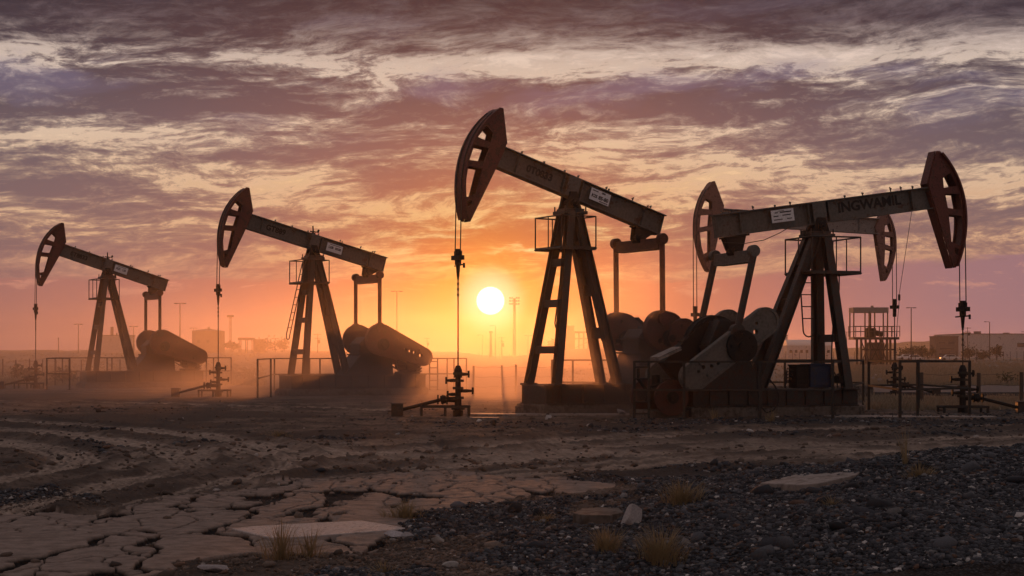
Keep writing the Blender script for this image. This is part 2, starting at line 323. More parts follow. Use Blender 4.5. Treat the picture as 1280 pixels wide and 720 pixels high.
def pump(name, label, group, fr, P):
    g = lambda k, d: P.get(k, d)
    sg = P['near']; zc = P['zc']; t = R(P['tilt']); Rr = P['R']; bh = g('beam_h', .66); rear = P['rear']
    st, pt, rd = g('steel', 'steel'), g('beam_mat', 'beam'), g('head_mat', 'red')
    root = empty(name, fr.o, fr.rz, label, 'pumpjack', group)
    U, W = Vector((math.cos(t), 0, math.sin(t))), Vector((-math.sin(t), 0, math.cos(t))); C = Vector((0, 0, zc))
    B = lambda u, w, y=0.: C+U*u+W*w+Vector((0, y, 0))
    zb = g('base_z', .88); x0, x1 = g('skid', (1.25, -5.1)); hw = g('half', .7)
    # plinth and skid
    m = MB(); m.b2(x0+.14, x1-.1, -hw-.1, hw+.1, -.15, .30); m.b2(x0+.17, x0+.0, -hw-.14, -hw+.3, -.15, .24)
    m.build('concrete_plinth', M['concrete'], root, .03)
    m = MB()
    for y in (-hw, hw): m.ibar((x0, y, .30+(zb-.30)/2), (x1, y, .30+(zb-.30)/2), .22, zb-.30, .03)
    for x in np.linspace(x0-.04, x1+.04, 7): m.b2(x-.02, x+.02, -hw+.02, hw-.02, .31, zb-.04)
    m.b2(x0, x1, -hw+.11, hw-.11, zb-.05, zb-.02)
    for x in np.linspace(x0-.5, x1+.5, 8):
        for y in (-hw, hw): m.b2(x-.012, x+.012, y-.075, y+.075, .33, zb-.03)
    for x in np.linspace(x0-.3, x1+.4, 6):
        for y in (-hw-.03, hw+.03): m.b2(x-.05, x+.05, y-.03, y+.03, .30, .36); m.tube([(x, y+math.copysign(.045, y), .3), (x, y+math.copysign(.045, y), .42)], .02, 6)
    m.build('skid', M[st], root, .008)
    # samson post: four legs, ties between them
    zt = P['apex']; ff, fs, rf, rs = g('front', .95), g('front_s', .8), g('rearfoot', -1.42), g('rear_s', .46)
    lw = g('leg', .25); Fl, Rl = {}, {}
    for y in (-1, 1):
        a, b = Vector((ff, y*fs, zb)), Vector((.13, y*.24, zt)); Fl[y] = (a, b); m = MB(); m.ibar(a, b, lw*.92, lw, .025, (1, 0, 0)); m.b2(a.x-.2, a.x+.2, a.y-.18, a.y+.18, zb-.02, zb+.03); m.build('leg', M[st], root, .006)
    for y in (-1, 1):
        a, b = Vector((rf, y*rs, zb)), Vector((-.16, y*.2, zt)); Rl[y] = (a, b); m = MB(); m.ibar(a, b, lw*.9, lw*1.05, .025, (0, 1, 0)); m.b2(a.x-.2, a.x+.2, a.y-.18, a.y+.18, zb-.02, zb+.03); m.build('leg', M[st], root, .006)
    for k in g('ties', (.2, .47, .71)):
        p, q = Fl[-1][0].lerp(Fl[-1][1], k), Fl[1][0].lerp(Fl[1][1], k); m = MB(); m.bar(p, q, .16, .22, (1, 0, 0)); m.build('cross_brace', M[st], root, .006)
    for k in (.3, .55, .78):
        p, q = Rl[-1][0].lerp(Rl[-1][1], k), Rl[1][0].lerp(Rl[1][1], k); m = MB(); m.bar(p, q, .06, .34, (1, 0, 0)); m.build('cross_brace', M[st], root, .006)
    m = MB(); m.b2(-.42, .38, -.36, .36, zt-.04, zt+.06); m.b2(-.30, .28, -.30, .30, zt+.06, zt+.13)
    m.b2(-.5, -.38, -.05, .05, zt+.0, zt+.16)
    for x, y in ((.34, .3), (.34, -.3), (-.38, .3), (-.38, -.3), (0, .33), (0, -.33)): m.tube([(x, y, zt+.05), (x, y, zt+.2)], .025, 6)
    m.build('post_cap', M[st], root, .01)
    zbt = zc-bh/2
    m = MB()
    for y in (-.2, .2): m.plate([[(-.28, zt+.12), (.26, zt+.12), (.2, zt+.3), (.12, zbt+.18), (-.12, zbt+.18), (-.2, zt+.3)]], y-.06, y+.06, lambda a, b, yy: (a, yy, b))
    m.tube([(0, -.36, zt+.30), (0, .36, zt+.30)], .13, 14); m.tube([(0, -.43, zt+.30), (0, .43, zt+.30)], .06, 10)
    m.build('saddle_bearing', M['dark'], root, .01)
    # service platform with its cage
    pz, ph = P['plat']; px0, px1, ps = g('plat_x', (-.45, .75)) + (g('plat_s', .75),)
    m = MB(); m.b2(px0, px1, -ps, ps, pz, pz+.03)
    for a, b in (((px0, -ps), (px1, -ps)), ((px1, -ps), (px1, ps)), ((px1, ps), (px0, ps)), ((px0, ps), (px0, -ps))):
        m.bar((a[0], a[1], pz-.02), (b[0], b[1], pz-.02), .05, .09)
    plat = m.build('service_platform', M[st], root)
    m = MB(); cs = [(px0, -ps), (px1, -ps), (px1, ps), (px0, ps)]
    for i in range(4):
        a, b = cs[i], cs[(i+1) % 4]; m.tube([(a[0], a[1], pz), (a[0], a[1], pz+ph)], .022, 6); m.tube([(a[0], a[1], pz+ph), (b[0], b[1], pz+ph)], .024, 6)
        mx, my = (a[0]+b[0])/2, (a[1]+b[1])/2; m.tube([(mx, my, pz), (mx, my, pz+ph)], .018, 6)
    a, b = cs[1], cs[0] if sg > 0 else cs[0]
    m.build('cage_rail', M[st], plat)
    # ladder
    p, q = P['ladder']; p, q = Vector(p), Vector(q); ld = Vector(g('ladder_dir', (0, 1, 0))).normalized(); hwid = g('ladder_w', .19)
    m = MB()
    bend = [q-ld*hwid+Vector((0, 0, 0))]
    hoop = [q+ld*hwid*math.cos(k)+Vector((0, 0, -.19*math.sin(k))) for k in np.linspace(0, math.pi, 7)]
    m.tube([p+ld*hwid]+hoop+[p-ld*hwid], .022, 6)
    nr = int((p-q).length/.33)
    for i in range(1, nr+1):
        c = q.lerp(p, i/(nr+.5)); m.tube([c-ld*hwid, c+ld*hwid], .016, 6)
    m.build('ladder', M[st], root)
    # walking beam
    fu = Rr-1.0
    m = MB(); m.ibar(B(-rear, 0), B(fu, 0), .34, bh, .035)
    m.bar(B(-rear-.05, bh/2-.018), B(-rear+.4, bh/2-.018), .36, .03)
    for u in (-rear+.02, -rear+.75, -.35, -.02, .3, fu-.7):
        for y in (-1, 1): m.bar(B(u, -bh/2+.04, y*.085), B(u, bh/2-.04, y*.085), .14, .03)
    for y in (-1, 1): m.bar(B(-.24, .0, y*.172), B(.2, .0, y*.172), .012, bh*.96)
    for u, hgt in g('studs', ((1.9, .1), (1.1, .08), (.35, .08), (-.15, .1), (-1.2, .12), (-1.3, .09), (-2.2, .14), (-2.8, .09), (-2.9, .12))):
        if u < fu-.1: m.tube([B(u, bh/2, .08), B(u-.02, bh/2+hgt, .08)], .022, 5); m.tube([B(u-.03, bh/2+hgt*.6, .08), B(u+.03, bh/2+hgt*.6, .08)], .03, 5)
    beam = m.build('walking_beam', M[pt], root, .006)
    if g('mast', 0):
        m = MB(); m.tube([B(.05, bh/2, 0), B(.05, bh/2+.06, 0)], .09, 8); q = B(.05, bh/2); m.tube([q, q+Vector((0.02, 0, .36))], .03, 6); m.tube([q+Vector((-.14, 0, .1)), q+Vector((.16, .05, .12))], .03, 6); m.tube([q+Vector((-.2, 0, .08)), q+Vector((-.26, 0, .2))], .045, 6)
        m.build('beam_sensor', M['dark'], root)
    ex, nr_ = (-U, Vector((0, 1, 0))) if sg > 0 else (U, Vector((0, -1, 0)))
    for (s, u, w, size, bold, sx) in g('text', ()):
        text(s, size, M['ink2'], beam, B(u, w, sg*.023), ex, W, nr_, bold, sx=sx)
    if 'sign' in P:
        u, w, sw, sh, rows = P['sign']; m = MB(); m.bar(B(u-sw/2, w, sg*.186), B(u+sw/2, w, sg*.186), .012, sh); m.bar(B(u-sw/2+.1, w, sg*.1), B(u-sw/2+.16, w, sg*.1), .165, .05)
        m.bar(B(u+sw/2-.16, w, sg*.1), B(u+sw/2-.1, w, sg*.1), .165, .05)
        sp = m.build('sign_plate', M['white'], root)
        for s, du, dw, size in rows: text(s, size, M['ink'], sp, B(u, w, sg*.196)+ex*du+W*dw, ex, W, nr_, .004)
        m = MB()
        for du, dw, l, h in g('bars', ()):
            c = B(u, w, sg*.196)+ex*du+W*dw; m = MB(); m.bar(c-ex*l/2, c+ex*l/2, .006, h); m.build('lettering', M['ink'], sp)
    # horse head
    out, holes, ua, wt, wb = head_profile(Rr)
    m = MB()
    for y in (-.2, .2): m.plate([out]+holes, y-.022, y+.022, lambda a, b, yy: B(a, b, yy))
    for a, b, w_ in ((out[-3], out[-2], .44), (out[20], out[21], .44), (out[-4], out[-3], .44)):
        m.bar(B(a[0]-.02, a[1]), B(b[0]-.02, b[1]), .37, .03)
    for w, h_ in ((.13, -.09), (-.53, -.05), (-1.6, -.1)): m.bar(B(Rr-.1 if w > -1 else Rr-.35, w), B(Rr-.66, w-h_*.5), .37, .05)
    for k in range(4): m.tube([B(Rr-.62-.0*k+.085*(3-k)*.6, .72+.15*k, -.235), B(Rr-.62+.085*(3-k)*.6, .72+.15*k, .235)], .045, 8)
    for u, w in ((Rr-1.0, .3), (Rr-.98, .0), (Rr-.92, -.3), (Rr-.85, .6), (Rr-.78, -.8), (Rr-.72, -1.3)): m.tube([B(u, w, -.24), B(u, w, .24)], .028, 6)
    head = m.build('horse_head', M[rd], root, .004)
    m = MB(); ws = np.linspace(wb-.02, wt+.03, 25)
    for i in range(len(ws)-1):
        a, b = ws[i], ws[i+1]; m.bar(B(ua(a)-.02, a), B(ua(b)-.02, b), .64, .05)
    m.build('arc_plate', M[rd], head)
    # bridle, carrier bar, polished rod
    zcar = P['carrier']; xw = reach(Rr, t)
    ang0 = -t; tz = zc
    for y in (-.16, .16):
        ws_ = np.linspace(wt-.1, wb, 60); wk = max(ws_, key=lambda w: ua(w)*math.cos(t)-w*math.sin(t))
        pts = [B(ua(w)+.025, w, y) for w in np.linspace(wt-.1, wk, 14)]
        pts.append((xw+.01, y, zcar+.1)); m = MB(); m.tube(pts, .017, 6); m.build('bridle_cable', M['wire'], root)
    m = MB(); m.b2(xw-.08, xw+.1, -.24, .24, zcar-.06, zcar+.07); m.tube([(xw, -.16, zcar+.07), (xw, -.16, zcar+.2)], .045, 8); m.tube([(xw, .16, zcar+.07), (xw, .16, zcar+.2)], .045, 8)
    m.tube([(xw, 0, zcar+.05), (xw, 0, zcar+.26)], .09, 8); m.tube([(xw, 0, zcar-.2), (xw, 0, zcar-.06)], .1, 8); m.tube([(xw, 0, zcar-.55), (xw, 0, zcar-.2)], [.04, .07], 8)
    ca = (Vector((sg*0, 0, 0))); m.tube([(xw-.05, -.3*sg, zcar-.22), (xw, .38*sg, zcar-.2)], .022, 6); m.tube([(xw, .36*sg, zcar-.3), (xw, .36*sg, zcar-.16)], .035, 6)
    m.build('carrier_bar', M['dark'], root)
    m = MB(); m.tube([(xw, 0, P['well_top']), (xw, 0, zcar+.1)], .022, 8)
    for k in range(4): m.tube([(xw, 0, zcar-.62-.16*k), (xw, 0, zcar-.55-.16*k)], .035, 6)
    m.build('polished_rod', M['wire'], root)
    # tail bearing, equalizer and pitmans
    ex_, ez_ = P['eq']; hs = 1.25
    ub = (Vector((ex_, 0, 0))).dot(U); q = B(0, -bh/2)
    tb = B(-(rear-.55), -bh/2)
    m = MB()
    for y in (-.13, .13): m.plate([[(tb.x+.34, tb.z+.10), (tb.x-.34, tb.z-.10), (ex_-.2, ez_+.1), (ex_+.02, ez_-.12), (ex_+.22, ez_+.06)]], y-.025, y+.025, lambda a, b, yy: (a, yy, b))
    m.tube([(ex_, -.2, ez_+.06), (ex_, .2, ez_+.06)], .15, 12); m.tube([(ex_, -.27, ez_+.06), (ex_, .27, ez_+.06)], .07, 10)
    m.bar(B(-rear+.15, -bh/2-.03), B(-rear+.95, -bh/2-.03), .4, .05)
    m.build('tail_bearing', M['dark'], root, .01)
    m = MB(); m.bar((ex_, -hs+.08, ez_-.13), (ex_, hs-.08, ez_-.13), .16, .34, (1, 0, 0))
    m.bar((ex_, -hs+.3, ez_-.30), (ex_, hs-.3, ez_-.30), .3, .035, (1, 0, 0))
    for y in (-hs, hs): m.disc((ex_, y, ez_+.0), .17, -.1, .1, 16)
    m.build('equalizer_beam', M[g('eq_mat', rd)], root, .012)
    pn = P['pin']
    for y in (-hs, hs):
        m = MB(); m.tube([(ex_, y, ez_-.12), (pn[0], y, pn[1]-.05)], g('pit_r', .085), 10); m.disc((pn[0], y, pn[1]), .2, -.12, .12, 16); m.build('pitman_arm', M[g('pit_mat', st)], root, smooth=False)
    # cranks: tapered slab, big round end, bolted weight
    (ax, az, ar), (bx, bz, br) = P['crank']
    d = Vector((bx-ax, bz-az)); L = d.length; al = math.atan2(d.y, d.x); th = math.acos(max(-1, min(1, (ar-br)/L)))
    prof = [(ax+ar*math.cos(al+k), az+ar*math.sin(al+k)) for k in np.linspace(th, 2*math.pi-th, 22)]+[(bx+br*math.cos(al+k), bz+br*math.sin(al+k)) for k in np.linspace(-th, th, 14)]
    hl = [[(ax+(bx-ax)*f_+hr*math.cos(k)+o_*(-d.y)/L, az+(bz-az)*f_+hr*math.sin(k)+o_*d.x/L) for k in np.linspace(0, 2*math.pi, 10, endpoint=False)] for f_, o_, hr in g('holes', ())]
    for y in (-1, 1):
        yc = y*(hs-.08)
        m = MB(); m.plate([prof]+hl, yc-.1, yc+.1, lambda a, b, yy: (a, yy, b))
        ck_outline = lambda k: [(ax+(ar-k)*math.cos(al+q), az+(ar-k)*math.sin(al+q)) for q in np.linspace(th, 2*math.pi-th, 22)]+[(bx+(br-k)*math.cos(al+q), bz+(br-k)*math.sin(al+q)) for q in np.linspace(-th, th, 14)]
        m.plate([ck_outline(.003), ck_outline(.075)], yc+y*.098, yc+y*.135, lambda a, b, yy: (a, yy, b))      # cast rim
        for f_ in (.34, .86):
            for o_ in (-.5, .5):
                rr_ = (ar+(br-ar)*f_)*o_; cx, cz = ax+(bx-ax)*f_+rr_*(-d.y)/L, az+(bz-az)*f_+rr_*d.x/L; m.disc((cx, yc, cz), .06, min(y*.09, y*.16), max(y*.09, y*.16), 8)
        ck = m.build('crank_arm', M[g('crank_mat', 'rustred')], root, .012)
        m = MB(); yo = yc+y*.1
        for f_, o_, r_ in g('weights', ()):
            cx, cz = ax+(bx-ax)*f_+o_*(-d.y)/L, az+(bz-az)*f_+o_*d.x/L
            m.disc((cx, yo, cz), r_, 0 if y > 0 else -.16, .16 if y > 0 else 0, 26)
            for k in range(5): q = 2*math.pi*k/5; m.disc((cx+r_*.62*math.cos(q), yo, cz+r_*.62*math.sin(q)), .055, y*.15 if y > 0 else -.2, .2 if y > 0 else -.15, 8)
        if m.v: m.build('counterweight', M[g('weight_mat', g('crank_mat', 'rustred'))], ck, .01)
        m = MB(); hx, hz = P['shaft']; m.disc((hx, yc, hz), g('hub_r', .26), -.2 if y < 0 else -.13, .2 if y > 0 else .13, 20); m.disc((hx, yc, hz), .12, -.27 if y < 0 else -.1, .27 if y > 0 else .1, 12)
        for k in range(8): q = k*math.pi/4; m.disc((hx+g('hub_r', .26)*.72*math.cos(q), yc, hz+g('hub_r', .26)*.72*math.sin(q)), .035, -.24 if y < 0 else .1, -.1 if y < 0 else .24, 6)
        m.build('crank_hub', M['dark'], ck)
    # gearbox on its stand
    hx, hz = P['shaft']; gb = g('gear', (.62, .55, .5))
    m = MB()
    m.plate([[(hx-gb[0], hz-.42), (hx+gb[0], hz-.42), (hx+gb[0], hz+.05), (hx+gb[0]*.6, hz+gb[1]), (hx-gb[0]*.5, hz+gb[1]*1.05), (hx-gb[0], hz+.1)]], -gb[2], gb[2], lambda a, b, yy: (a, yy, b))
    m.b2(hx-gb[0]-.05, hx+gb[0]+.05, -gb[2]-.06, gb[2]+.06, hz-.03, hz+.03); m.tube([(hx, -.85, hz), (hx, .85, hz)], .16, 14)
    for k in range(7):
        for y in (-gb[2]-.03, gb[2]+.03): m.tube([(hx-gb[0]+.1+k*gb[0]*.3, y, hz-.09), (hx-gb[0]+.1+k*gb[0]*.3, y, hz+.09)], .025, 6)
    m.b2(hx-.2, hx+.15, -.2, .2, hz+gb[1], hz+gb[1]+.09)
    m.build('gearbox', M[g('gear_mat', st)], root, .02)
    m = MB(); tx = g('stand', (1.0, -.75))
    for y in (-.62, .62):
        m.plate([[(hx+tx[0], zb), (hx+tx[1], zb), (hx-gb[0]*.95, hz-.40), (hx+gb[0]*.95, hz-.40)]], y-.03, y+.03, lambda a, b, yy: (a, yy, b))
    m.bar((hx+tx[0]-.03, 0, zb), (hx+gb[0]-.03, 0, hz-.4), 1.22, .04); m.bar((hx+tx[1]+.03, 0, zb), (hx-gb[0]+.03, 0, hz-.4), 1.22, .04)
    m.b2(hx-gb[0]-.1, hx+gb[0]+.1, -.68, .68, hz-.46, hz-.405)
    m.build('gearbox_stand', M[g('gear_mat', st)], root, .01)
    # drive
    if g('drive', 'motor') == 'motor':
        mx = x1+.55; m = MB(); m.b2(mx-.35, mx+.4, -.5, .5, zb, zb+.12); m.tube([(mx, -.42, zb+.42), (mx, .42, zb+.42)], .30, 16)
        for k in range(12): q = k*math.pi/6; m.bar((mx+.31*math.cos(q), -.36, zb+.42+.31*math.sin(q)), (mx+.31*math.cos(q), .36, zb+.42+.31*math.sin(q)), .03, .05, (math.cos(q), 0, math.sin(q)))
        m.b2(mx-.16, mx+.16, -.2, .2, zb+.70, zb+.88); m.build('drive_motor', M['dark'], root, .01)
        m = MB(); m.disc((mx, -.62, zb+.42), .3, -.07, .07, 20); m.build('motor_pulley', M['dark'], root)
        m = MB(); q0, q1 = Vector((mx, -.62, zb+.42)), Vector((hx-.1, -.62, hz+.05)); m.bar(q0+Vector((0, 0, .3)), q1+Vector((0, 0, .62)), .2, .03); m.bar(q0-Vector((0, 0, .3)), q1-Vector((0, 0, .35)), .2, .03)
        m.build('belt_guard', M[st], root)
        m = MB(); m.b2(x1+.05, x1+.25, -.3, .3, zb, zb+.75)
        for k in range(5): m.tube([(x1-.02, .1+.0*k, zb+.1+k*.13), (x1-.02, .3, zb+.16+k*.13)], .03, 6); m.tube([(x1+.15, .33, zb+.05+k*.14), (x1+.15, .43, zb+.1+k*.14)], .05, 6)
        m.build('control_box', M[st], root, .01)
    return root, B

def engine_drive(root, fr, zb, P):
    """gas engine with two flywheels, belt guard with a pale cover (the machine with the red head)"""
    c = P['fly']; r = .47
    for y in (-.86, .86):
        n = 28; m = MB()
        m.disc((c[0], y, c[1]), r, -.08, .08, n, holes=[(.26*math.cos(k), .26*math.sin(k), .09) for k in np.linspace(0, 2*math.pi, 5, endpoint=False)])
        m.disc((c[0], y, c[1]), r+.03, -.11, -.085, n); w = m.build('flywheel', M['wheel'], root, .006)
        m = MB(); m.disc((c[0], y, c[1]), .17, -.2, .2, 14); m.disc((c[0], y, c[1]), .08, -.28, .28, 10); m.build('wheel_hub', M['dark'], w)
    m = MB(); m.b2(c[0]-.45, c[0]+.55, -.5, .5, zb-.3, c[1]+.2); m.tube([(c[0]-.2, -.3, c[1]+.2), (c[0]-.2, -.3, c[1]+.62)], .12, 10); m.tube([(c[0]+.25, -.1, c[1]+.2), (c[0]+.25, -.1, c[1]+.5)], .16, 12)
    m.tube([(c[0], -.86, c[1]), (c[0], .86, c[1])], .06, 10); m.tube([(c[0]-.2, .2, c[1]+.1), (c[0]-.5, .25, c[1]+.5), (c[0]-.5, .25, c[1]+.8)], .05, 8)
    m.tube([(c[0]+.1, -.5, c[1]+.25), (c[0]-.15, -.62, c[1]+.4), (c[0]-.5, -.62, c[1]+.3), (c[0]-.62, -.6, c[1]-.1)], .04, 8)
    m.build('gas_engine', M['dark'], root, .01)
    m = MB(); m.b2(c[0]-.6, c[0]+.8, -.68, .68, -.1, .22); m.build('engine_footing', M['concrete'], root, .03)
    a, b = P['guard']; m = MB()
    dd = (b-a); n = Vector((-dd.z, 0, dd.x)).normalized()
    e = (b-a).normalized(); a2 = a-e*.55
    pr = [(a2.x, a2.z), (b.x, b.z), (b.x+n.x*-1.1, b.z+n.z*-1.1), (a2.x+n.x*-1.0, a2.z+n.z*-1.0)]
    m.plate([pr], .05, .42, lambda x, z, y: (x, y, z)); 
    for k in (.25, .45, .65, .85): p = a.lerp(b, k); m.bar(p+Vector((0, .02, .02)), p+Vector((0, .45, .02)), .05, .03, (1, 0, 0))
    m.tube([a.lerp(b, .2)+Vector((0, .0, .03)), a.lerp(b, .6)+Vector((0, 0, .16)), a.lerp(b, 1.)+Vector((0, 0, .05))], .02, 6)
    m.build('belt_guard', M['dark'], root, .01)
    p, q = P['cover']; m = MB(); m.bar(p, q, .62, .03); m.bar(p+Vector((0, 0, -.06)), q+Vector((0, 0, -.06)), .66, .05); m.build('guard_cover', M['slab'], root, .005)

# ------------------------------------------------------------------ the machines
f1, f2, f3, f4 = Frame(-21.6, 85.3, 210), Frame(-8.6, 69., 210), Frame(1.73, 48., 210), Frame(8.88, 46.5, 18)
G5 = 'pumpjacks standing on the oil field'
r3, B3 = pump('pumpjack', 'dark pumpjack with rusty red head raised highest, just right of the sun', G5, f3, dict(
    near=1, zc=6.79, tilt=17, R=3.66, rear=3.45, apex=6.0, plat=(4.94, .93), ladder=((.08, -.02, 5.0), (.42, -.02, 2.72)), ladder_w=.14,
    carrier=4.55, well_top=1.4, eq=(-2.5, 5.25), pin=(-2.52, 2.85), crank=((-2.5, 2.5, .60), (-2.72, 2.46, .60)), shaft=(-2.75, 2.25),
    weights=((3.3, .05, .55),), holes=((.02, .34, .1), (.1, -.3, .06)), gear=(.55, .3, .45), stand=(.95, -.8), text=(('0T0833', 1.12, .02, .30, .012, 1.0),), eq_mat='rustred', pit_mat='red',
    sign=(-1.0, .03, .72, .36, (('K25', -.2, -.04, .13), ('85-80', .13, -.04, .155), ('UNIT', .1, .125, .06))), bars=((-.2, .12, .2, .025), (.15, -.14, .3, .02)), steel='steel'))
r2, B2 = pump('pumpjack', 'pumpjack in drifting dust, second from the left, with long ladder up to its cage', G5, f2, dict(
    near=1, front=.68, zc=6.62, tilt=14.6, R=4.14, rear=3.5, apex=5.9, plat=(4.86, .95), ladder=f2.inv(381, 328, -.45)[:] and (tuple(f2.inv(380, 329, -.4)), tuple(f2.inv(360, 419, -.4))), ladder_w=.2,
    carrier=4.45, well_top=1.35, eq=(-2.6, 5.2), pin=(-2.6, 2.95), crank=((-2.65, 2.42, .68), (-4.75, 1.66, .40)), shaft=(-2.75, 2.2), mast=1,
    holes=((.56, .02, .075), (.67, .0, .075), (.77, -.02, .075), (.92, .0, .09), (.02, .3, .1)), text=(('GT889', 1.75, .0, .32, .01, 1.),), pit_mat='red', gear=(.75, .34, .5), stand=(1.5, -.8),
    sign=(-.98, -.02, .74, .36, (('LEB', -.17, 0, .15), ('8500', .17, 0, .14))), bars=((0, .13, .5, .02),)))
r1, B1 = pump('pumpjack', 'farthest pumpjack at the left edge, small and hazy with dark lettered beam', G5, f1, dict(
    near=1, front=.8, zc=6.52, tilt=17.3, R=3.6, rear=3.4, apex=5.85, plat=(4.75, 1.0), ladder=((.1, 0, 4.7), (.35, 0, 3.6)), ladder_w=.14,
    carrier=4.15, well_top=1.35, eq=(-2.5, 5.05), pin=(-2.5, 2.9), crank=((-2.65, 2.42, .68), (-4.75, 1.66, .40)), shaft=(-2.75, 2.2), mast=1, gear=(.75, .34, .5), stand=(1.5, -.8),
    holes=((.02, .32, .08),), text=(('0T8833', 1.55, -.02, .30, .012, 1.),), sign=(-.75, .0, .72, .36, (('AZI', -.17, 0, .15), ('LEI', .17, 0, .15))), bars=((0, .13, .5, .02),)))
# the machine that faces right
a4, b4 = f4.inv(952, 402, -1.0), f4.inv(863, 471, -1.0); sh4 = f4.inv(921, 433, -1.0); pin4 = f4.inv(921, 414, -1.25); eq4 = f4.inv(917, 317, 0)
nf = f4.inv(1059, 484, -.8); rfoot = f4.inv(951, 484, -.46)
r4, B4 = pump('pumpjack', 'nearest pumpjack, facing right, with dark red head and INGWAMIL on its beam', G5, f4, dict(
    near=-1, zc=5.885, tilt=8.3, R=4.80, rear=3.30, apex=5.2, base_z=.78, front=nf.x, front_s=.8, rearfoot=rfoot.x, rear_s=.42, plat=(4.14, 1.0), plat_x=(-.62, .95), plat_s=.8, ties=(.06, .33), leg=.27,
    ladder=(tuple(f4.inv(1007, 346, .5)), tuple(f4.inv(1011, 413, .5))), ladder_dir=(1, -.2, 0), ladder_w=.17,
    carrier=3.1+.02, well_top=1.45, eq=(eq4.x, eq4.z), pin=(pin4.x, pin4.z), crank=((a4.x, a4.z, .40), (b4.x, b4.z, .40)), shaft=(sh4.x, sh4.z), crank_mat='crank', hub_r=.46, gear=(.62, .7, .55),
    stand=(1.05, -1.3), skid=(f4.inv(1072, 500, -.7).x, f4.inv(866, 500, -.7).x), holes=((.16, .06, .075), (.1, -.12, .05), (.78, .06, .06), (.86, -.06, .06), (.70, .1, .055), (.93, -.05, .05)), drive='engine', pit_r=.1, eq_mat='crank',
    text=(('INGWAMIL', 1.72, .05, .40, .013, 1.06),), sign=(-1.23, .05, .72, .36, ()), bars=((-.2, .1, .1, .03), (.1, .1, .36, .035), (-.22, .0, .16, .03), (.12, .01, .26, .03), (-.16, -.1, .28, .025), (.2, -.1, .16, .025), (-.05, .14, .2, .015)),
    studs=((3.3, .1), (2.9, .13), (2.55, .15), (1.6, .1), (1.0, .08), (-.8, .1), (-1.3, .06), (-2., .12), (-2.7, .1), (-3., .1))))
fly = f4.inv(838, 497, -.86)
engine_drive(r4, f4, .78, dict(fly=(fly.x, fly.z), guard=(f4.inv(846, 437, .0), f4.inv(884, 400, .0)), cover=(f4.inv(818, 447, -.3), f4.inv(846, 434, -.3))))
m = MB(); c = f4.inv(893, 432, .2); m.disc((c.x, .25, c.z), .86, -.12, .12, 36, holes=[(.45*math.cos(k), .45*math.sin(k), .13) for k in np.linspace(0, 6.28, 6, endpoint=False)]); m.disc((c.x, .25, c.z), .88, .12, .2, 36)
m.build('sheave', M['dark'], r4, .008)

# double-headed unit behind it, on a single column
def twin():
    fr = Frame((1021-640)/F*66., 66., 20); root = empty('double_headed_pumpjack', fr.o, fr.rz, 'pale double-headed pumpjack mostly hidden behind the pumpjack with the dark red head', 'pumpjack', G5)
    t = R(-1.5); U, W = Vector((math.cos(t), 0, math.sin(t))), Vector((-math.sin(t), 0, math.cos(t))); C = Vector((0, 0, 7.2))
    def side(sx, Rr, k, dw):
        out, holes, ua, wt, wb = head_profile(3.9)
        B = lambda u, w, y=0.: C+U*(sx*(Rr-(3.9-u)*k))+W*(w*k+dw)+Vector((0, y*k, 0))
        m = MB()
        for y in (-.13, .13): m.plate([out]+holes, y-.022, y+.022, lambda a, b, yy: B(a, b, yy))
        for a, b in ((out[-3], out[-2]), (out[20], out[21])): m.bar(B(*a), B(*b), .24*k, .03)
        for w, h_ in ((.13, -.09), (-.53, -.05), (-1.6, -.1)): m.bar(B(3.8 if w > -1 else 3.55, w), B(3.24, w-h_*.5), .24*k, .05)
        for j in range(4): m.tube([B(3.28+.05*(3-j), .72+.15*j, -.16), B(3.28+.05*(3-j), .72+.15*j, .16)], .045, 8)
        h = m.build('horse_head', M['fadered'], root, .004)
        m = MB(); ws = np.linspace(wb-.02, wt+.03, 22)
        for i in range(21): m.bar(B(ua(ws[i])-.02, ws[i]), B(ua(ws[i+1])-.02, ws[i+1]), .42*k, .05)
        m.build('arc_plate', M['fadered'], h)
        xw = sx*(Rr+.02); zc_ = 3.35 if sx < 0 else 3.75
        for y in (-.15, .15): m = MB(); m.tube([B(ua(w)+.03, w, y/k) for w in np.linspace(1., -.35, 8)]+[(xw, y, zc_+.1)], .017, 6); m.build('bridle_cable', M['wire'], root)
        m = MB(); m.b2(xw-.09, xw+.09, -.22, .22, zc_-.06, zc_+.08); m.tube([(xw, 0, zc_+.05), (xw, 0, zc_+.35)], .1, 8); m.tube([(xw, 0, zc_-.4), (xw, 0, zc_-.05)], .08, 8); m.build('carrier_bar', M['dark'], root)
        m = MB(); m.tube([(xw, 0, 1.35), (xw, 0, zc_)], .022, 6); m.build('polished_rod', M['wire'], root)
        return fr.o+Vector((fr.c*xw, fr.s*xw, 0))
    pl = side(-1, 5.55, 1.04, 0); pr = side(1, 3.72, .86, -.42)
    m = MB(); m.ibar(C-U*4.4, C+U*2.9, .34, .66, .035)
    for u in (-3.5, -2, -.5, .5, 2.): m.bar(C+U*u-W*.3, C+U*u+W*.3, .16, .03)
    m.build('walking_beam', M['fade'], root, .006)
    m = MB(); m.b2(-.17, .17, -.2, .2, .5, 6.55); m.build('column', M['steel'], root, .01)
    m = MB(); m.b2(-.3, .3, -.22, .22, 6.55, 6.62); m.tube([(0, -.3, 6.75), (0, .3, 6.75)], .13, 12); m.build('saddle_bearing', M['dark'], root)
    m = MB(); m.b2(-2.2, 2.2, -.8, .8, -.1, .5); m.build('concrete_plinth', M['concrete'], root, .03)
    return pl, pr
pl5, pr5 = twin()

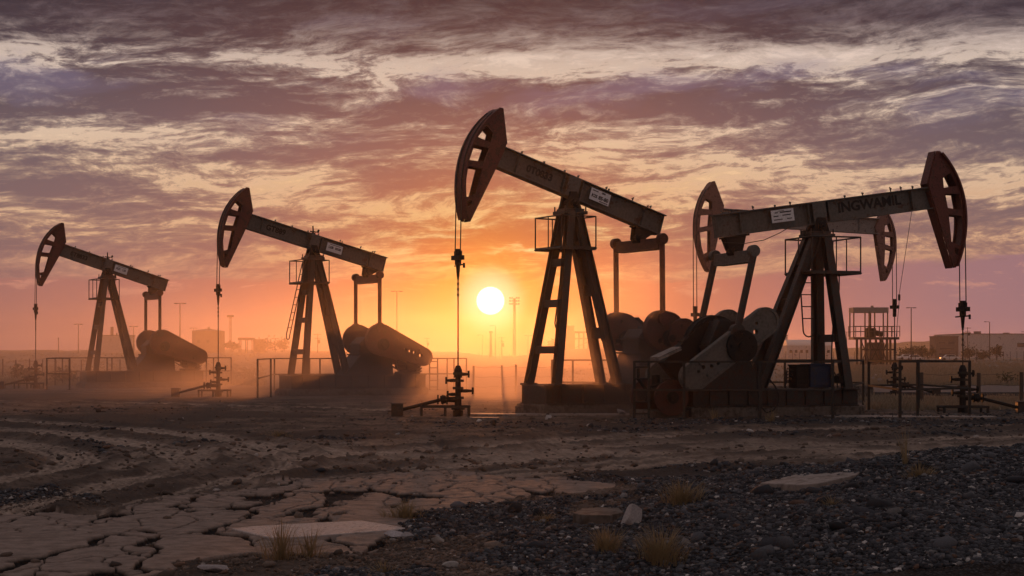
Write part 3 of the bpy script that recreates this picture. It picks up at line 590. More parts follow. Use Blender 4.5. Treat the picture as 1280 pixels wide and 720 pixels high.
# ------------------------------------------------------------------ wellheads
def wellhead(label, p, rz, fl, box=True, simple=False):
    """fl: +1 flow line runs to local +x"""
    root = empty('wellhead', (p.x, p.y, 0), rz, label, 'wellhead', 'wellheads under the horse heads')
    m = MB(); m.tube([(0, 0, -.1), (0, 0, .16), (0, 0, .16), (0, 0, .5), (0, 0, .5), (0, 0, 1.1), (0, 0, 1.1), (0, 0, 1.32), (0, 0, 1.45)], [.15, .15, .10, .10, .085, .08, .12, .115, .06], 14)
    m.build('casing_stack', M['dark'], root, .004)
    for z, r in ((.21, .2), (.52, .17), (.80, .16), (1.01, .17), (1.22, .15)): m = MB(); m.tube([(0, 0, z-.035), (0, 0, z+.035)], r, 12); m.build('flange', M['galv'], root)
    for z, L, s in ((.72, .42, 1), (1.02, .34, -1), (1.2, .3, 1), (.62, .3, -1)):
        m = MB(); m.tube([(0, 0, z), (s*L*.6, -.03, z), (s*L, -.03, z)], [.05, .05, .03], 8); m.tube([(s*L, -.03, z-.1), (s*L, -.03, z+.1)], .03, 8); m.tube([(s*L, -.03, z+.02), (s*(L+.03), -.03, z+.02)], .085, 10); m.build('valve', M['dark'], root)
    m = MB(); m.tube([(0, 0, .46), (fl*.35, 0, .48), (fl*.36, 0, .48), (fl*.5, 0, .46), (fl*.51, 0, .46), (fl*1.55, -.05, .2), (fl*1.75, -.05, .17)], [.08, .08, .12, .12, .05, .05, .05], 10)
    for k in (.3, .42, .56): m.tube([(fl*k, 0, .47), (fl*(k+.04), 0, .47)], .14, 10)
    m.build('flow_line', M['dark'], root)
    m = MB(); m.b2(fl*1.75-.17, fl*1.75+.17, -.2, .15, -.05, .34); m.b2(fl*1.75-.19, fl*1.75+.19, -.22, .17, .34, .37); m.build('valve_box', M['steel'], root, .012)
    return root
def guard(label, p, rz, L, h=.27, w=.7, x0=None):
    m = MB(); a = -L/2 if x0 is None else x0; b = a+L
    xs = np.linspace(a, b, 3)
    for y in (-w/2, w/2):
        m.bar((a-.04, y, h), (b+.04, y, h), .07, .06)
        for x in xs: m.b2(x-.035, x+.035, y-.03, y+.03, -.06, h-.03)
    for x in (a, b): m.bar((x, -w/2, h), (x, w/2, h), .06, .055)
    o = m.build('guard_frame', M['galv'], None, .004); o.location = (p.x, p.y, 0); o.rotation_euler = (0, 0, rz)
    return tag(o, label, 'guard frame', 'low steel guards round the wellheads')
def wpos(fr, Rr): return fr.o+Vector((fr.c*Rr, fr.s*Rr, 0))
w1, w2, w3, w4 = [wpos(f, reach(r_, R(t))) for f, r_, t in ((f1, 3.6, 17.3), (f2, 4.14, 14.6), (f3, 3.66, 17), (f4, 4.80, 8.3))]
wellhead('wellhead on the rod below the farthest, leftmost pumpjack', w1, R(3), -1)
wellhead('wellhead with flow line to a box, below the pumpjack standing in dust', w2, R(2), -1)
wellhead('large dark wellhead on the rod just left of the sun, valves all round', w3, R(4), -1)
wellhead('wellhead below the dark red horse head, pipe sloping right to a box', w4, R(-4), 1)
wellhead('wellhead under the left end of the double-headed pumpjack, almost wholly hidden', pl5, R(4), 1)
wellhead('faint wellhead right of the double-headed pumpjack, behind the railed enclosure', pr5, R(4), 1)
guard('low guard frame round the wellhead of the leftmost pumpjack', w1, 0, 1.3, x0=-1.0)
guard('low guard frame round the wellhead in front of the drifting dust', w2, 0, 1.2, x0=-.75)
guard('low guard frame round the big wellhead left of the sun', w3, R(3), 1.36, x0=-1.05)
guard('low pipe guard at the wellhead below the dark red horse head', w4, 0, 1.3, h=.2)

# ------------------------------------------------------------------ railings
def railing(label, corners, posts, h=1.57, mid=.8, cat='railing', group='pipe railings round the pumpjacks', close=False, ladder=None):
    root = empty('pipe_railing', (corners[0][0], corners[0][1], 0), 0, label, cat, group); o = Vector((corners[0][0], corners[0][1], 0))
    pts = [Vector((x, y, 0))-o for x, y in corners]; pts2 = pts+[pts[0]] if close else pts
    for z in (h, mid):
        m = MB()
        for a, b in zip(pts2[:-1], pts2[1:]): m.bar(a+Vector((0, 0, z)), b+Vector((0, 0, z)), .055, .055, (0, 0, 1))
        m.build('top_rail' if z == h else 'middle_rail', M['galv'], root)
    for x, y in posts: q = Vector((x, y, 0))-o; m = MB(); m.b2(q.x-.035, q.x+.035, q.y-.035, q.y+.035, -.12, h+.02); m.b2(q.x-.08, q.x+.08, q.y-.08, q.y+.08, -.05, .02); m.build('post', M['galv'], root)
    if ladder:
        x, y, wd = ladder; q = Vector((x, y, 0))-o
        for k in np.linspace(.15, h-.15, 5): m = MB(); m.tube([q+Vector((0, 0, k)), q+Vector((wd, 0, k))], .024, 6); m.build('rung', M['galv'], root)
    return root
def P_(px, Y): return ((px-640)/F*Y, Y)
D = 43.4
c4 = [P_(793, D+.6), P_(855, D), P_(1041, D), P_(1079, 55), P_(960, 56)]
railing('long railing in front of the pumpjack with the dark red head', c4, [c4[0], P_(811, D+.4), c4[1], P_(950, D), c4[2], c4[3], P_(981, 55.8)], ladder=(P_(793, D+.4)[0], D+.4, .4))
c5 = [P_(1086, 49.9), P_(1125, 44.2), P_(1212, 46), P_(1148, 51)]
railing('square railed enclosure right of the nearest pumpjack, round its wellhead', c5, c5+[P_(1147, 45)], close=True)
c3 = [P_(690, 56), P_(775, 55)]
railing('short railing seen between the legs of the pumpjack right of the sun', c3, [P_(690, 56), P_(716, 55.8), P_(775, 55)])
c2 = [P_(322, 64.6), P_(343, 78), P_(583, 80)]
railing('railing round the dusty pumpjack second from the left', c2, [c2[0], P_(338.5, 66.), c2[1], P_(387, 78.4), P_(400, 78.5), P_(498, 79.2), P_(537, 79.6), P_(547, 79.7), P_(559, 79.8), P_(567.5, 79.9), c2[2]], ladder=(P_(537, 79.6)[0], 79.6, .4))
c1 = [P_(87, 79.5), P_(58.5, 80.5), P_(69, 92), P_(289, 94)]
railing('faint railing round the leftmost pumpjack', c1, [c1[0], c1[1], c1[2], P_(78, 92), P_(134, 92.6), P_(140, 92.7), P_(249, 93.6), P_(258, 93.7), P_(267, 93.8), c1[3]])

def wire_fence(label, ends, n, h, r, m_, px=None, wires=3):
    a, b = Vector((*ends[0], 0)), Vector((*ends[1], 0)); root = empty('wire_fence', a, 0, label, 'fence', 'wire fences of the field')
    for k in (px if px is not None else np.linspace(0, 1, n)):
        q = (b-a)*float(k); m = MB(); lean = random.uniform(-.03, .03); m.tube([q+Vector((0, 0, -.2)), q+Vector((lean, 0, h*random.uniform(.95, 1.04)))], [r*1.05, r*.95], 7); m.build('post', m_, root)
    for z in np.linspace(h*.3, h*.92, wires):
        m = MB(); pts = [(b-a)*float(k)+Vector((0, 0, z-.05*math.sin(k*n*math.pi)**2)) for k in np.linspace(0, 1, n*4)]; m.tube(pts, .008, 4); m.build('wire', M['wire'], root)
    return root
e0, e1 = Vector((*P_(1154, 57), 0)), Vector((*P_(1330, 56), 0))
kk = [(P_(p, 56.8)[0]-e0.x)/(e1.x-e0.x) for p in (1154, 1221, 1271, 1328)]
wire_fence('wire fence of stout dark posts along the road at the right edge', (P_(1154, 57), P_(1330, 56)), 4, 1.17, .075, M['wood'], kk)
wire_fence('wire fence left of the leftmost pumpjack', (P_(-30, 122), P_(150, 126)), 12, 1.4, .05, M['wood'])
wire_fence('faint wire fence in the orange dust under the sun', (P_(592, 68), P_(690, 70)), 4, 1.35, .05, M['wood'], [0, .36, .53, 1])

# ------------------------------------------------------------------ small equipment by the nearest pumpjack
def on4(px, py, ly): v = f4.inv(px, py, ly); return f4.o+Vector((f4.c*v.x-f4.s*v.y, f4.s*v.x+f4.c*v.y, v.z))
p = on4(1021, 486, -.1); root = empty('control_cabinet', (p.x, p.y, .78), f4.rz, 'worn blue cabinet with cables, on the skid behind the nearest pumpjack', 'cabinet')
m = MB(); m.b2(-.36, .36, -.3, .3, .04, .68); m.b2(-.38, .38, -.32, .32, .68, .72); m.b2(-.3, .3, -.315, -.3, .1, .62); m.build('cabinet_body', M['blue'], root, .015)
m = MB(); m.b2(-.78, -.4, -.25, .25, .02, .66); m.b2(-.8, -.38, -.27, .27, .66, .70)
for z in np.linspace(.12, .58, 7): m.b2(-.72, -.46, -.262, -.25, z, z+.03)
m.build('side_unit', M['dark'], root, .012)
m = MB()
for k in range(5): m.tube([(-.8, -.1+.04*k, .5-.07*k), (-1.0, -.1, .6-.09*k), (-1.1, -.12, .3-.06*k), (-1.06, -.12, .02)], .016, 6)
m.tube([(.36, -.1, .45), (.52, -.1, .47), (.6, -.1, .3), (.62, -.1, .0)], .02, 6); m.tube([(.45, -.12, .3), (.66, -.12, .42)], .035, 6); m.build('cable_bundle', M['rubber'], root)
m = MB(); q = [on4(px, py, -.86) for px, py in ((946, 452), (947, 490), (951, 508), (958, 516), (967, 513), (973, 503), (974, 494), (969, 483), (962, 474))]; o_ = q[0]; m.tube([v-o_ for v in q], .022, 6)
o = m.build('hanging_hose', M['rubber'], None, smooth=True, loc=o_); tag(o, 'thin hose looping down in front of the nearest plinth', 'hose')
m = MB(); q = [on4(px, py, -.2) for px, py in ((903, 303), (930, 304.5), (955, 300), (975, 291), (988, 283))]; o_ = q[0]; m.tube([v-o_ for v in q], .012, 5)
o = m.build('slack_cable', M['wire'], None, loc=o_); tag(o, 'slack thin cable hanging under the beam lettered INGWAMIL', 'cable')
m = MB(); a, b = at(1140, 262, 66.), at(1124, 368, 66.); m.tube([a-b, Vector((0, 0, 0))], .012, 5); m.tube([Vector((0, 0, 0)), Vector((0, 0, -.25))], .05, 6); m.tube([Vector((0, 0, -.25)), Vector((-.25, 0, -3.3))], .012, 5)
o = m.build('guy_line', M['wire'], None, loc=b); tag(o, 'thin guy line hanging beside the right head of the double-headed pumpjack', 'cable')
m = MB(); q = [on4(px, py, -.5) for px, py in ((1049, 341), (1049, 362), (1046, 378), (1042, 392), (1040, 430), (1039, 470), (1040, 484))]; o_ = q[0]; m.tube([v-o_ for v in q], .02, 6)
o = m.build('down_cable', M['rubber'], None, loc=o_); tag(o, 'black cable running down the front legs of the nearest pumpjack', 'cable')
def sheetpoly(name, label, cat, pix, z, th, m_, tilt=(0, 0)):
    """flat piece with the corners seen in the photo, on the plane at height z"""
    pts = [((px-640)/F*(EYE-z)*F/(py-HY), (EYE-z)*F/(py-HY)) for px, py in pix]; cx, cy = sum(p[0] for p in pts)/len(pts), sum(p[1] for p in pts)/len(pts)
    m = MB(); m.plate([[(x-cx, y-cy) for x, y in pts]], -th, 0, lambda a, b, k: (a, b, k+tilt[0]*a+tilt[1]*b)); o = m.build(name, m_, None, .006); o.location = (cx, cy, z); return tag(o, label, cat)
def slabthing(name, label, cat, ctr, size, rz, m_, tilt=(0, 0), jag=.05, seed=0):
    r_ = random.Random(seed); n = 14; L = []
    for k in range(n):
        t = 2*math.pi*k/n; x = math.copysign(min(1, abs(math.cos(t))*1.35), math.cos(t))*size[0]/2; y = math.copysign(min(1, abs(math.sin(t))*1.35), math.sin(t))*size[1]/2
        L.append((x*(1+r_.uniform(-jag, jag)), y*(1+r_.uniform(-jag, jag))))
    m = MB(); m.plate([L], -size[2], 0, lambda a, b, z: (a, b, z)); o = m.build(name, m_, None, .012)
    o.location = ctr; o.rotation_euler = (tilt[0], tilt[1], rz); return tag(o, label, cat)

# ------------------------------------------------------------------ noise tools
def hash2(ix, iy, seed):
    n = (ix.astype(np.int64)*374761393+iy.astype(np.int64)*668265263+seed*1442695041) & 0xffffffff
    n = ((n ^ (n >> 13))*1274126177) & 0xffffffff
    return ((n ^ (n >> 16)) & 0xffff)/65535.
def vnoise(x, y, seed=0):
    ix, iy = np.floor(x), np.floor(y); fx, fy = x-ix, y-iy; fx = fx*fx*(3-2*fx); fy = fy*fy*(3-2*fy)
    a, b, c, d = hash2(ix, iy, seed), hash2(ix+1, iy, seed), hash2(ix, iy+1, seed), hash2(ix+1, iy+1, seed)
    return (a*(1-fx)+b*fx)*(1-fy)+(c*(1-fx)+d*fx)*fy
def fbm(x, y, oct=4, seed=0, gain=.5):
    v = 0; a = 1; t = 0
    for k in range(oct): v = v+a*vnoise(x*2**k+17.3*k, y*2**k-9.1*k, seed+k); t += a; a *= gain
    return v/t
def sst(a, b, x): t = np.clip((x-a)/(b-a), 0, 1); return t*t*(3-2*t)
def voro(x, y, seed):
    ix, iy = np.floor(x), np.floor(y); d1 = np.full(x.shape, 9.); d2 = np.full(x.shape, 9.); cid = np.zeros(x.shape)
    for i in (-1, 0, 1):
        for j in (-1, 0, 1):
            cx, cy = ix+i, iy+j; px = cx+.1+.8*hash2(cx, cy, seed); py = cy+.1+.8*hash2(cx, cy, seed+5); d = np.hypot(x-px, y-py)
            nw = d < d1; d2 = np.where(nw, d1, np.minimum(d2, d)); cid = np.where(nw, hash2(cx, cy, seed+9), cid); d1 = np.where(nw, d, d1)
    return d2-d1, cid
def inpoly(px, py, poly):
    ins = np.zeros(px.shape, bool); n = len(poly)
    for i in range(n):
        x0, y0 = poly[i]; x1, y1 = poly[(i+1) % n]
        if y0 == y1: continue
        c = ((y0 > py) != (y1 > py)) & (px < (x1-x0)*(py-y0)/(y1-y0)+x0); ins ^= c
    return ins
def segdist(x, y, pts):
    d = np.full(x.shape, 1e9)
    for (x0, y0), (x1, y1) in zip(pts[:-1], pts[1:]):
        dx, dy = x1-x0, y1-y0; t = np.clip(((x-x0)*dx+(y-y0)*dy)/(dx*dx+dy*dy), 0, 1); d = np.minimum(d, np.hypot(x-x0-t*dx, y-y0-t*dy))
    return d
def gpt(px, py): Y = gd(py); return ((px-640)/F*Y, Y)
def spline(pts, n=10):
    P = [np.array(p) for p in pts]; P = [2*P[0]-P[1]]+P+[2*P[-1]-P[-2]]; out = []
    for i in range(1, len(P)-2):
        for t in np.linspace(0, 1, n, endpoint=False):
            out.append(tuple(.5*((2*P[i])+(-P[i-1]+P[i+1])*t+(2*P[i-1]-5*P[i]+4*P[i+1]-P[i+2])*t*t+(-P[i-1]+3*P[i]-3*P[i+1]+P[i+2])*t**3)))
    out.append(tuple(P[-2])); return out

MUD = [gpt(*p) for p in ((-140, 648), (120, 642), (230, 620), (380, 602), (560, 589), (690, 598), (790, 609), (770, 621), (650, 628), (570, 648), (500, 668), (430, 688), (330, 692), (200, 716), (150, 760), (-200, 780))]
# vehicle tracks as curves over the ground (each is one wheel line)
TRK = [spline([gpt(*p) for p in L]) for L in (
    ((1500, 536), (1280, 547), (1000, 557), (760, 571), (560, 585), (400, 603), (200, 640), (60, 690), (-60, 760)),
    ((1500, 545), (1280, 556), (1000, 568), (780, 584), (600, 598), (420, 622), (250, 668)),
    ((-120, 530), (60, 541), (180, 556), (235, 572), (215, 590), (130, 610), (0, 645)),
    ((-120, 522), (90, 530), (260, 545), (350, 566), (352, 586), (290, 606), (150, 640), (0, 672)),
    ((-120, 545), (0, 552), (75, 564), (90, 578), (60, 592), (-60, 612)),
    ((-200, 500), (200, 505), (500, 513)),
    ((900, 541), (640, 556), (380, 572)), ((1280, 531), (1000, 537), (800, 545), (560, 561)))]

def ground_fields(X, Y):
    """height and the three cover masks: cracked crust, gravel, damp dark soil; wheel tracks lie in the height"""
    z = np.zeros(X.shape); near = sst(8, 12, Y)*(1-sst(70, 120, Y))
    wx = (fbm(X*.9, Y*.9, 4, 3)-.5); wy = (fbm(X*.9+40, Y*.9, 4, 5)-.5)
    z += (fbm(X*.12, Y*.12, 4, 11)-.5)*.10*near
    z += (fbm(X*.8, Y*.8, 5, 21, .66)-.5)*.075*near
    z += np.abs(fbm(X*4.2, Y*2.8, 5, 31, .74)-.5)*.13*near*(1-sst(45, 80, Y))
    trk = np.zeros(X.shape); rut = np.zeros(X.shape); shd = np.zeros(X.shape)
    Xw, Yw = X+wx*.5, Y+wy*.5
    m = (Y > 9) & (Y < 80) & (np.abs(X) < 40)
    for i, T_ in enumerate(TRK):
        d = np.full(X.shape, 9.); d[m] = segdist(Xw[m], Yw[m]*.34, [(p[0], p[1]*.34) for p in T_])
        wd = .33
        trk = np.maximum(trk, (1-sst(wd*.75, wd*1.25, d))*(.72+.28*np.sin(d*52))); shd = np.maximum(shd, np.exp(-((d-wd*1.6)/(wd*.36))**2)*sst(.36, .56, fbm(X*1.3, Y*.6, 4, 47))); rut += -.05*np.exp(-(d/wd)**2)+.055*np.exp(-((d-wd*1.6)/(wd*.36))**2)*(.4+1.2*fbm(X*2.5, Y*1.2, 3, 48))+.04*np.exp(-(d/(wd*.2))**2)
    z += rut*near*(.7+.6*fbm(X*1.5, Y*1.5, 3, 44))
    # gravel heap, lower right
    hx, hy = (X-6.2+wx*1.6)/4.6, (Y-15.9+wy*1.2)/5.0
    heap = np.exp(-(hx*hx)**1.3-(hy*hy)**1.6)*(1-sst(20.5, 23, Y+wy*2))+.5*np.exp(-((X-9.5)/3.6)**2-((Y-16.5)/3)**2)
    z += heap*.62+heap*(fbm(X*.7, Y*.7, 3, 51)-.5)*.22
    grav = sst(.18, .42, heap+wx*.35)
    g2 = sst(.54, .64, fbm(X*.35+7, Y*.22+3, 4, 61))*sst(-3.5, 1.5, X+wx*3)*(1-sst(23, 26, Y))*.4
    g3 = (1-sst(.8, 2.6, np.abs(Y-41.6-(X-2)*-.05+wy*2.5)))*sst(1, 5, X)*.9                 # stones before the plinths
    g4 = (1-sst(3, 7, np.abs(Y-57+wy*5)))*sst(12, 15, X)*.9                      # stones by the right-hand well
    g5 = sst(.56, .66, fbm(X*.3, Y*.3, 4, 71))*(1-sst(60, 75, Y))*.5
    mudm = inpoly(X+wx*1.1, Y+wy*2.2, MUD).astype(float)
    g6 = (1-sst(15.5, 19., Y+wy*3))*sst(-3.6, -2.2, X+wx*2)*(.03+.5*sst(.50, .66, fbm(X*.9, Y*.6, 4, 63)))                           # pebbles in front of the crust
    grav = np.clip(np.maximum.reduce([grav, g2*(1-trk), g3, g4, g5*(1-trk), g6]), 0, 1)*(1-mudm)
    lane = (1-sst(1.5, 5.5, np.abs(Y-29.5-.12*(X-3)+wy*4)))*sst(-9, -4, X)
    grav = grav*(1-.95*lane); trk = np.maximum(trk, lane*(.35+.6*sst(.4, .6, fbm(X*.16, Y*1.1, 4, 52))))
    # cracked crust
    fx_, fy_ = fbm(X*3.1, Y*2.2, 3, 15)-.5, fbm(X*3.1+30, Y*2.2, 3, 16)-.5; c1, id1 = voro(X*.95+wx*.5+fx_*.34, Y*.40+wy*.4+fy_*.34, 3); c2, id2 = voro(X*2.1+wx*.7+fx_*.5, Y*.95+wy*.7+fy_*.5, 8)
    sel = mudm > 0
    wv = .35+1.5*sst(.35, .7, fbm(X*.45+9, Y*.5, 3, 88)); cr = np.minimum(sst(.045*wv, .07*wv, c1), 1-.85*(1-sst(.022, .04, c2))*(id1 < .62))
    lift = .05+.07*(id1-.4)+.03*wx+.012*(fbm(X*6, Y*5, 3, 77)-.5)
    z = np.where(sel, z*.10+lift*.5-(1-cr)*.06, z)
    edge = mudm
    damp = np.maximum(sst(.48, .62, fbm(X*.28+3, Y*.2, 4, 81)), .9*(1-sst(.6, 2.4, np.abs(Y-24.2-.1*(X-3)+wy*3)))*sst(0, 3, X))*(1-trk*.8)*(1-mudm)*near
    z = z*near+(1-near)*(0)
    # far relief: berm at centre, low rise at left
    far = sst(180, 330, Y)
    uu = X/np.maximum(Y, 1)*F+640
    z = z+far*(1.9*(1-sst(560, 640, uu))+.5*sst(300, 500, Y)+ (2.9*np.exp(-((uu-735)/85)**2)*sst(230, 330, Y)*(1-sst(420, 600, Y))))*(.85+.3*fbm(X*.02, Y*.02, 4, 91))
    z += (fbm(X*.25, Y*.25, 4, 95)-.5)*.35*sst(85, 130, Y)
    damp = np.clip(np.maximum(damp, shd*(1-mudm)*near), 0, 1); trk = trk*(.55+.45*sst(.3, .6, fbm(X*.8, Y*.35, 4, 49)))  # dark bands along the rut edges join this mask
    return z, mudm*cr, grav, damp, trk, mudm*(1-cr)

def build_ground():
    u = np.concatenate([[-2.2, -1.5, -1., -.7, -.55, -.48], np.linspace(-.42, .42, 1000), [.48, .55, .7, 1., 1.5, 2.2]])
    v = np.linspace(EYE/10.5, EYE/110, 560); Yr = np.concatenate([[-40, -10, 0, 4, 8], EYE/v, np.geomspace(114, 420, 70), [470, 540, 640, 800, 1000, 1250, 1500]])
    nU, nY = len(u), len(Yr)
    Yg, Ug = np.meshgrid(Yr, u, indexing='ij'); Xg = Ug*np.maximum(Yg, 9.)+0*Yg
    X, Y = Xg.ravel(), Yg.ravel(); z, mud, grav, damp, trk, crack = ground_fields(X, Y)
    co = np.stack([X, Y, z], 1).astype(np.float32)
    i = (np.arange(nY-1)[:, None]*nU+np.arange(nU-1)[None, :]).ravel(); q = np.stack([i, i+1, i+1+nU, i+nU], 1).astype(np.int32)
    me = bpy.data.meshes.new('ground'); me.vertices.add(len(co)); me.vertices.foreach_set('co', co.ravel())
    me.loops.add(q.size); me.loops.foreach_set('vertex_index', q.ravel()); me.polygons.add(len(q)); me.polygons.foreach_set('loop_start', (np.arange(len(q))*4).astype(np.int32))
    me.polygons.foreach_set('use_smooth', np.ones(len(q), bool)); me.update(calc_edges=True)
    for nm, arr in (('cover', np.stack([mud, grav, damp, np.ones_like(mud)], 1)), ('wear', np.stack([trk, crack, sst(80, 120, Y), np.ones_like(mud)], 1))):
        at_ = me.color_attributes.new(nm, 'FLOAT_COLOR', 'POINT'); at_.data.foreach_set('color', arr.astype(np.float32).ravel())
    o = bpy.data.objects.new('ground', me); COL.objects.link(o); o['kind'] = 'structure'
    m = bpy.data.materials.new('earth'); m.use_nodes = True; T = NT(m.node_tree); b = T.n['Principled BSDF']
    tc = T.new('ShaderNodeTexCoord').outputs['Object']
    def attr(n):
        a_ = T.new('ShaderNodeVertexColor'); a_.layer_name = n; s_ = T.new('ShaderNodeSeparateColor'); T.l.new(a_.outputs[0], s_.inputs[0]); return s_.outputs
    mu, gr, da = attr('cover')[:3]; tr, ck, fa = attr('wear')[:3]
    n1 = T.noise(tc, .7, 6, .6); n2 = T.noise(tc, 6., 6, .65); n3 = T.noise(tc, 34., 4, .65)
    c = T.mix(T.rng(n1, .35, .65), (.075, .055, .043), (.205, .152, .118))
    c = T.mix(T.rng(n2, .42, .72), c, T.mix(1., c, (.30, .28, .27), 'MULTIPLY'))
    c = T.mix(T.math('MULTIPLY', tr, .95), c, T.mix(T.rng(n2, .35, .65), (.50, .395, .315), (.31, .24, .19)))
    c = T.mix(T.math('MULTIPLY', da, .9), c, T.mix(T.rng(n2, .3, .7), (.035, .025, .021), (.095, .068, .052)))
    c = T.mix(mu, c, T.mix(T.rng(n2, .3, .7), (.35, .272, .228), (.21, .162, .135)))
    c = T.mix(T.rng(ck, .05, .6), c, (.012, .009, .008))  # near-black soil colour makes the cracks dark; their relief is shallow
    vor = T.new('ShaderNodeTexVoronoi'); T.l.new(tc, vor.inputs['Vector']); vor.inputs['Scale'].default_value = 34.
    vs = T.new('ShaderNodeSeparateColor'); T.l.new(vor.outputs['Color'], vs.inputs[0])
    pe = T.mix(vs.outputs[0], (.025, .026, .031), (.09, .088, .094)); pe = T.mix(T.rng(vor.outputs['Distance'], .25, .6), pe, (.018, .016, .016))  # shade between pebbles put into the colour
    c = T.mix(T.math('MULTIPLY', gr, .9), c, pe)
    c = T.mix(T.rng(n3, .62, .8), c, T.mix(1., c, (.5, .5, .5), 'MULTIPLY'))
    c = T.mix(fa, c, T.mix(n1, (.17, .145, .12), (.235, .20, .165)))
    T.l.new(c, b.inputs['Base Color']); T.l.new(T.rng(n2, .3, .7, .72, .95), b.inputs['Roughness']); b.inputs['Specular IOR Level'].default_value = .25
    bp = T.new('ShaderNodeBump'); bp.inputs['Strength'].default_value = 1.; bp.inputs['Distance'].default_value = .07
    T.l.new(T.math('ADD', T.math('MULTIPLY', n2, .8), T.math('ADD', T.math('MULTIPLY', n3, .35), T.math('MULTIPLY', T.math('MULTIPLY', vor.outputs['Distance'], gr), -.6))), bp.inputs['Height']); T.l.new(bp.outputs[0], b.inputs['Normal'])
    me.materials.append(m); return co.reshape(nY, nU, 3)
build_ground()
def gz(x, y): return float(ground_fields(np.array([x], float), np.array([y], float))[0][0])
def gpt(px, py, up=0.):
    """where the line of sight through a photo pixel meets the uneven ground"""
    Y = np.arange(9.5, 140, .05); x = (px-640)/F*Y; k = np.argmax(EYE+(HY-py)/F*Y <= up+ground_fields(x, Y)[0])
    if k > 0: return float(x[k]), float(Y[k])
    return (px-640)/F*gd(py), gd(py)

# ------------------------------------------------------------------ loose stone: one object nobody could count
def raw_mesh(name, co, faces, m, col=None, smooth=False):
    k = faces.shape[1]; me = bpy.data.meshes.new(name); me.vertices.add(len(co)); me.vertices.foreach_set('co', co.astype(np.float32).ravel())
    me.loops.add(faces.size); me.loops.foreach_set('vertex_index', faces.astype(np.int32).ravel()); me.polygons.add(len(faces)); me.polygons.foreach_set('loop_start', (np.arange(len(faces))*k).astype(np.int32))
    if smooth: me.polygons.foreach_set('use_smooth', np.ones(len(faces), bool))
    me.update(calc_edges=True)
    if col is not None: a = me.color_attributes.new('tone', 'FLOAT_COLOR', 'POINT'); a.data.foreach_set('color', col.astype(np.float32).ravel())
    me.materials.append(m); o = bpy.data.objects.new(name, me); COL.objects.link(o); return o
ph = (1+5**.5)/2
ICO = np.array([(-1, ph, 0), (1, ph, 0), (-1, -ph, 0), (1, -ph, 0), (0, -1, ph), (0, 1, ph), (0, -1, -ph), (0, 1, -ph), (ph, 0, -1), (ph, 0, 1), (-ph, 0, -1), (-ph, 0, 1)])/1.9
ICF = np.array([(0, 11, 5), (0, 5, 1), (0, 1, 7), (0, 7, 10), (0, 10, 11), (1, 5, 9), (5, 11, 4), (11, 10, 2), (10, 7, 6), (7, 1, 8), (3, 9, 4), (3, 4, 2), (3, 2, 6), (3, 6, 8), (3, 8, 9), (4, 9, 5), (2, 4, 11), (6, 2, 10), (8, 6, 7), (9, 8, 1)])
def tone_mat(name, rough=.8):
    m = bpy.data.materials.new(name); m.use_nodes = True; T = NT(m.node_tree); b = T.n['Principled BSDF']; a = T.new('ShaderNodeVertexColor'); a.layer_name = 'tone'
    n = T.noise(T.new('ShaderNodeTexCoord').outputs['Object'], 60, 3, .6); T.l.new(T.mix(T.rng(n, .3, .7), T.mix(1., a.outputs[0], (.7, .7, .7), 'MULTIPLY'), a.outputs[0]), b.inputs['Base Color'])
    b.inputs['Roughness'].default_value = rough; b.inputs['Specular IOR Level'].default_value = .35; return m
def stones(n_try, ylo, yhi, smin, smax, dens):
    v = rng.uniform(EYE/yhi, EYE/ylo, n_try); Y = EYE/v; X = rng.uniform(-.37, .37, n_try)*Y
    f = ground_fields(X, Y); k = (rng.uniform(0, 1, n_try) < dens(f, X, Y)) & ~inpoly(640+F*X/Y, HY+(EYE-f[0])*F/Y, [(280, 663), (320, 652), (455, 645), (515, 661), (400, 672), (345, 676)]); X, Y = X[k], Y[k]; z, grav = f[0][k], f[2][k]; n = len(X)
    s = smin*(smax/smin)**(rng.uniform(0, 1, n)**3.0); ax = rng.uniform(.6, 1.25, (n, 3)); ax[:, 2] *= .62
    P = ICO[None]*(1+rng.uniform(-.36, .36, (n, 12, 3)))*ax[:, None]*s[:, None, None]
    t = rng.uniform(0, 6.28, n); c, sn = np.cos(t), np.sin(t); x, y = P[..., 0].copy(), P[..., 1].copy(); P[..., 0] = x*c[:, None]-y*sn[:, None]; P[..., 1] = x*sn[:, None]+y*c[:, None]
    tl = rng.uniform(-.5, .5, n); P[..., 2] += P[..., 0]*tl[:, None]*.5
    P += np.stack([X, Y, z+s*.16], 1)[:, None]
    base = np.array([(.042, .046, .056), (.085, .090, .102), (.018, .020, .025), (.19, .185, .185), (.12, .07, .05), (.5, .48, .46)]); pr = rng.choice(6, n, p=[.36, .24, .26, .08, .045, .015])
    soil = np.array([(.13, .095, .075), (.17, .13, .105), (.10, .075, .06), (.21, .165, .14), (.14, .085, .06), (.5, .46, .43)])
    tn = np.where(grav[:, None] > .35, base[pr], soil[pr])*rng.uniform(.55, 1.45, (n, 1)); tn = np.concatenate([tn, np.ones((n, 1))], 1)
    return P.reshape(-1, 3), (ICF[None]+(np.arange(n)*12)[:, None, None]).reshape(-1, 3), np.repeat(tn, 12, 0)
SM = tone_mat('loose_stone')
parts = [stones(800000, 11.5, 23., .009, .036, lambda f, X, Y: np.clip(f[2]*1.05-.05, 0, 1)*.85+.010*(1-f[1])),
         stones(70000, 24., 60., .025, .09, lambda f, X, Y: np.clip(f[2], 0, 1)*.5+.03*(1-f[1])),
         stones(2600, 12., 50., .05, .12, lambda f, X, Y: (.10+.2*f[2])*(1-.85*np.clip(f[1]+f[5], 0, 1)))]
off = 0; vs, fs, cs = [], [], []
for a, b, c in parts: vs.append(a); fs.append(b+off); cs.append(c); off += len(a)
